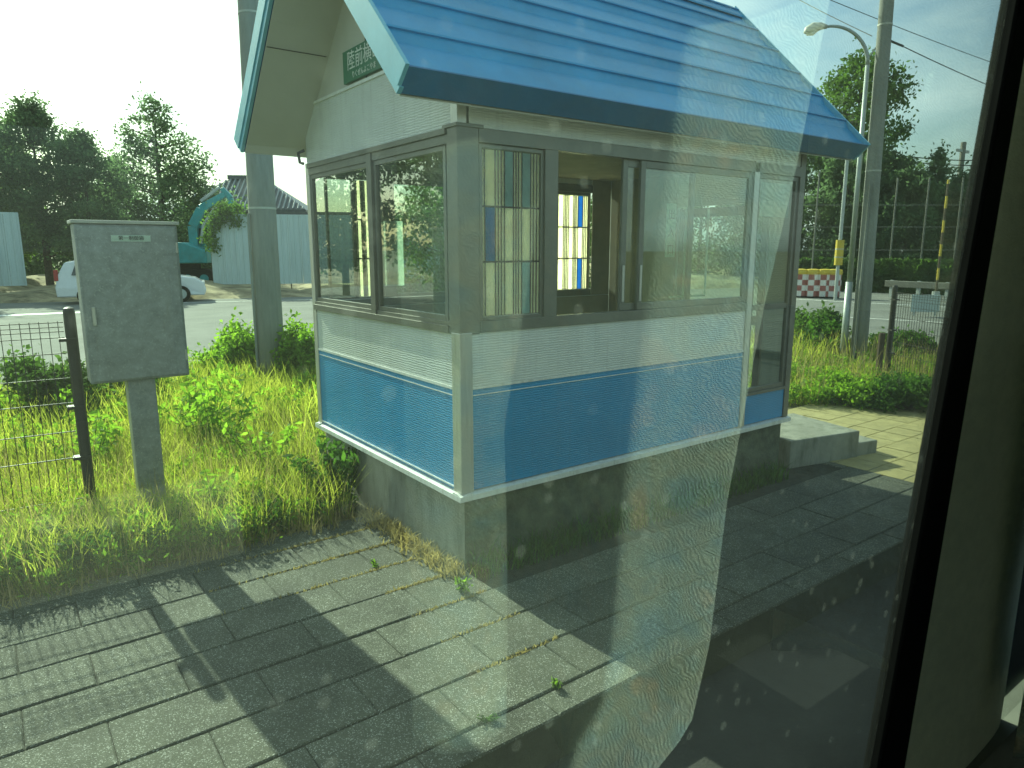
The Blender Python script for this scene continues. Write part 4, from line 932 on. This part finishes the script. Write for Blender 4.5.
# pillar with rounded sides
mb = MB(); sec = []
for z_i in range(2):
    xl, z = pl[z_i]; xr = pr_[z_i][0]
    ring = []
    for k in range(13):
        f_ = k/12; a = math.pi*f_; x = xl+(xr-xl)*(1-math.cos(a))/2; y_ = YP+.026*(1-math.sin(a)**.55); ring.append((x, y_, z))
    sec.append(ring+[(xr, GY+.01, z), (xl, GY+.01, z)])
n = 15; mb.add(sec[0]+sec[1], [(i, (i+1)%n, n+(i+1)%n, n+i) for i in range(n)])
o = mb.build('window_pillar','vinyl',bus,smooth=False); o.location = -Vector(bus.location)
for p_ in o.data.polygons: p_.use_smooth = p_.index < 12
# glass
def pane(x0l, x1s):
    mb = MB(); mb.add([(x0l,GY-.0025,ZS),(x1s[0],GY-.0025,ZS),(x1s[1],GY-.0025,ZT),(x0l,GY-.0025,ZT)], [(0,1,2,3)], 0)
    mb.add([(x0l,GY+.0025,ZS),(x1s[0],GY+.0025,ZS),(x1s[1],GY+.0025,ZT),(x0l,GY+.0025,ZT)], [(3,2,1,0)], 1)
    o = mb.build('window_glass', ['buswin_in','buswin_out'], bus); o.location = -Vector(bus.location); return o
pane(XL, (gl[0][0]+.02, gl[1][0]+.02))
mb = MB().box(ge[1][0]+.09, .55, GY-.0025, GY+.0025, ZS, ZT); o = mb.build('window_glass', 'buswin_in', bus); o.location = -Vector(bus.location)
# seats (two rows, low light)
for x in (-2.75, -.35):
    mb = MB(); o = MB().prism([(x-.30,1.05),(x+.2,1.05),(x+.2,1.17),(x-.30,1.17)], GY-.95, GY-.1, 'Y').build('seat', 'seat', bus, .03); o.location = -Vector(bus.location)
    o = MB().prism([(x+.16,1.1),(x+.26,1.1),(x+.36,1.85),(x+.27,1.87)] if x < -1 else [(x-.34,1.05),(x-.24,1.05),(x-.30,1.78),(x-.39,1.78)], GY-.95, GY-.1, 'Y').build('seat_back', 'seat', bus, .03); o.location = -Vector(bus.location)
    if x < -1: bpy.data.objects.remove(o)
# curtain --------------------------------------------------------
cm = mat('woven_curtain', (.36,.52,.52), .9, var=.25, vscale=9, col2=(.64,.60,.48), trans=.12, stretch=(1,1,1.6))
t = cm.node_tree; p = [n for n in t.nodes if n.type == 'BSDF_PRINCIPLED'][0]; tcn = N(t,'ShaderNodeTexCoord')
wv = N(t,'ShaderNodeTexWave',wave_type='RINGS'); wv.wave_type = 'BANDS'; wv.bands_direction = 'DIAGONAL'; wv.inputs['Scale'].default_value = 60; wv.inputs['Distortion'].default_value = 30; wv.inputs['Detail'].default_value = 3.5; wv.inputs['Detail Scale'].default_value = .35
t.links.new(tcn.outputs['Object'], wv.inputs[0]); bpn = N(t,'ShaderNodeBump'); bpn.inputs['Strength'].default_value = .7; bpn.inputs['Distance'].default_value = .002
t.links.new(wv.outputs[1], bpn.inputs['Height']); t.links.new(bpn.outputs[0], p.inputs['Normal'])
cn = N(t,'ShaderNodeTexNoise'); cn.inputs['Scale'].default_value = 11; cn.inputs['Detail'].default_value = 3; t.links.new(tcn.outputs['Object'], cn.inputs[0])
cr_ = N(t,'ShaderNodeValToRGB'); ce = cr_.color_ramp.elements; ce[0].position = .33; ce[0].color = (.24,.40,.50,1); ce[1].position = .66; ce[1].color = (.62,.50,.38,1)
for q_, c_ in ((.43,(.38,.48,.45,1)),(.50,(.46,.48,.40,1)),(.57,(.36,.46,.46,1))): x_ = ce.new(q_); x_.color = c_
t.links.new(cn.outputs[0], cr_.inputs[0]); cm_ = N(t,'ShaderNodeMixRGB',blend_type='MULTIPLY'); cm_.inputs[0].default_value = .32
t.links.new(cr_.outputs[0], cm_.inputs[1]); t.links.new(wv.outputs[0], cm_.inputs[2]); cb_ = N(t,'ShaderNodeBrightContrast'); cb_.inputs[1].default_value = .08; t.links.new(cm_.outputs[0], cb_.inputs[0]); t.links.new(cb_.outputs[0], p.inputs['Base Color'])
for n_ in t.nodes:
    if n_.type == 'MIX_SHADER': n_.inputs[0].default_value = .3
def curtain(label, path, z0, z1, folds=7, amp=.012, edge=None):
    nu, nv = 120, 60; V = []; F = []
    pts = [Vector(q) for q in path]
    def P(u):
        k = u*(len(pts)-1); i = min(int(k), len(pts)-2); return pts[i].lerp(pts[i+1], k-i)
    for j in range(nv+1):
        z = z0+(z1-z0)*j/nv; e_x = edge(z) if edge else 0
        for i in range(nu+1):
            u = i/nu; c = P(u); d = (P(min(1,u+.01))-P(max(0,u-.01))).normalized(); n_ = Vector((-d.y, d.x))
            w = amp*math.sin(u*folds*6.28+.6*math.sin(z*4))*min(1, 4*u+.2)
            q = c+n_*w+Vector((e_x*max(0,1-u*1.6)**1.0, 0))
            V.append((q.x, q.y, z))
    for j in range(nv):
        for i in range(nu): a = j*(nu+1)+i; F.append((a,a+1,a+nu+2,a+nu+1))
    o = MB().add(V,F).build('curtain', cm, smooth=True); m2 = o.modifiers.new('thick','SOLIDIFY'); m2.thickness = .0015
    tag(o, label, 'curtain'); return o
cx, cy = CAM.x, CAM.y
EZ = ([.85,1.06,1.1,1.24,1.49,1.8,2.05,2.45],[-.25,-.10,-.02,.02,.045,.11,.18,.27])
curtain('patterned woven bus curtain bunched at the right window edge', [(cx+.90,cy+.22),(cx+.85,cy+.15),(cx+.80,cy+.10),(cx+.93,cy-.05),(cx+.95,cy-.30),(cx+.85,cy-.36),(cx+.77,cy-.16),(cx+.71,cy-.15),(cx+.64,cy-.20),(cx+.60,cy-.26)], .9, 2.5, 3.1, .010,
        edge=lambda z: float(np.interp(z, *EZ)))
curtain('second woven bus curtain hanging beyond the window pillar', [(cx+1.58,cy+.40),(cx+1.66,cy+.2),(cx+1.62,cy+.06),(cx+1.50,cy-.02)], .9, 2.5, 2, .008, edge=lambda z: .06*(z-1.4))
bpy.context.view_layer.update()
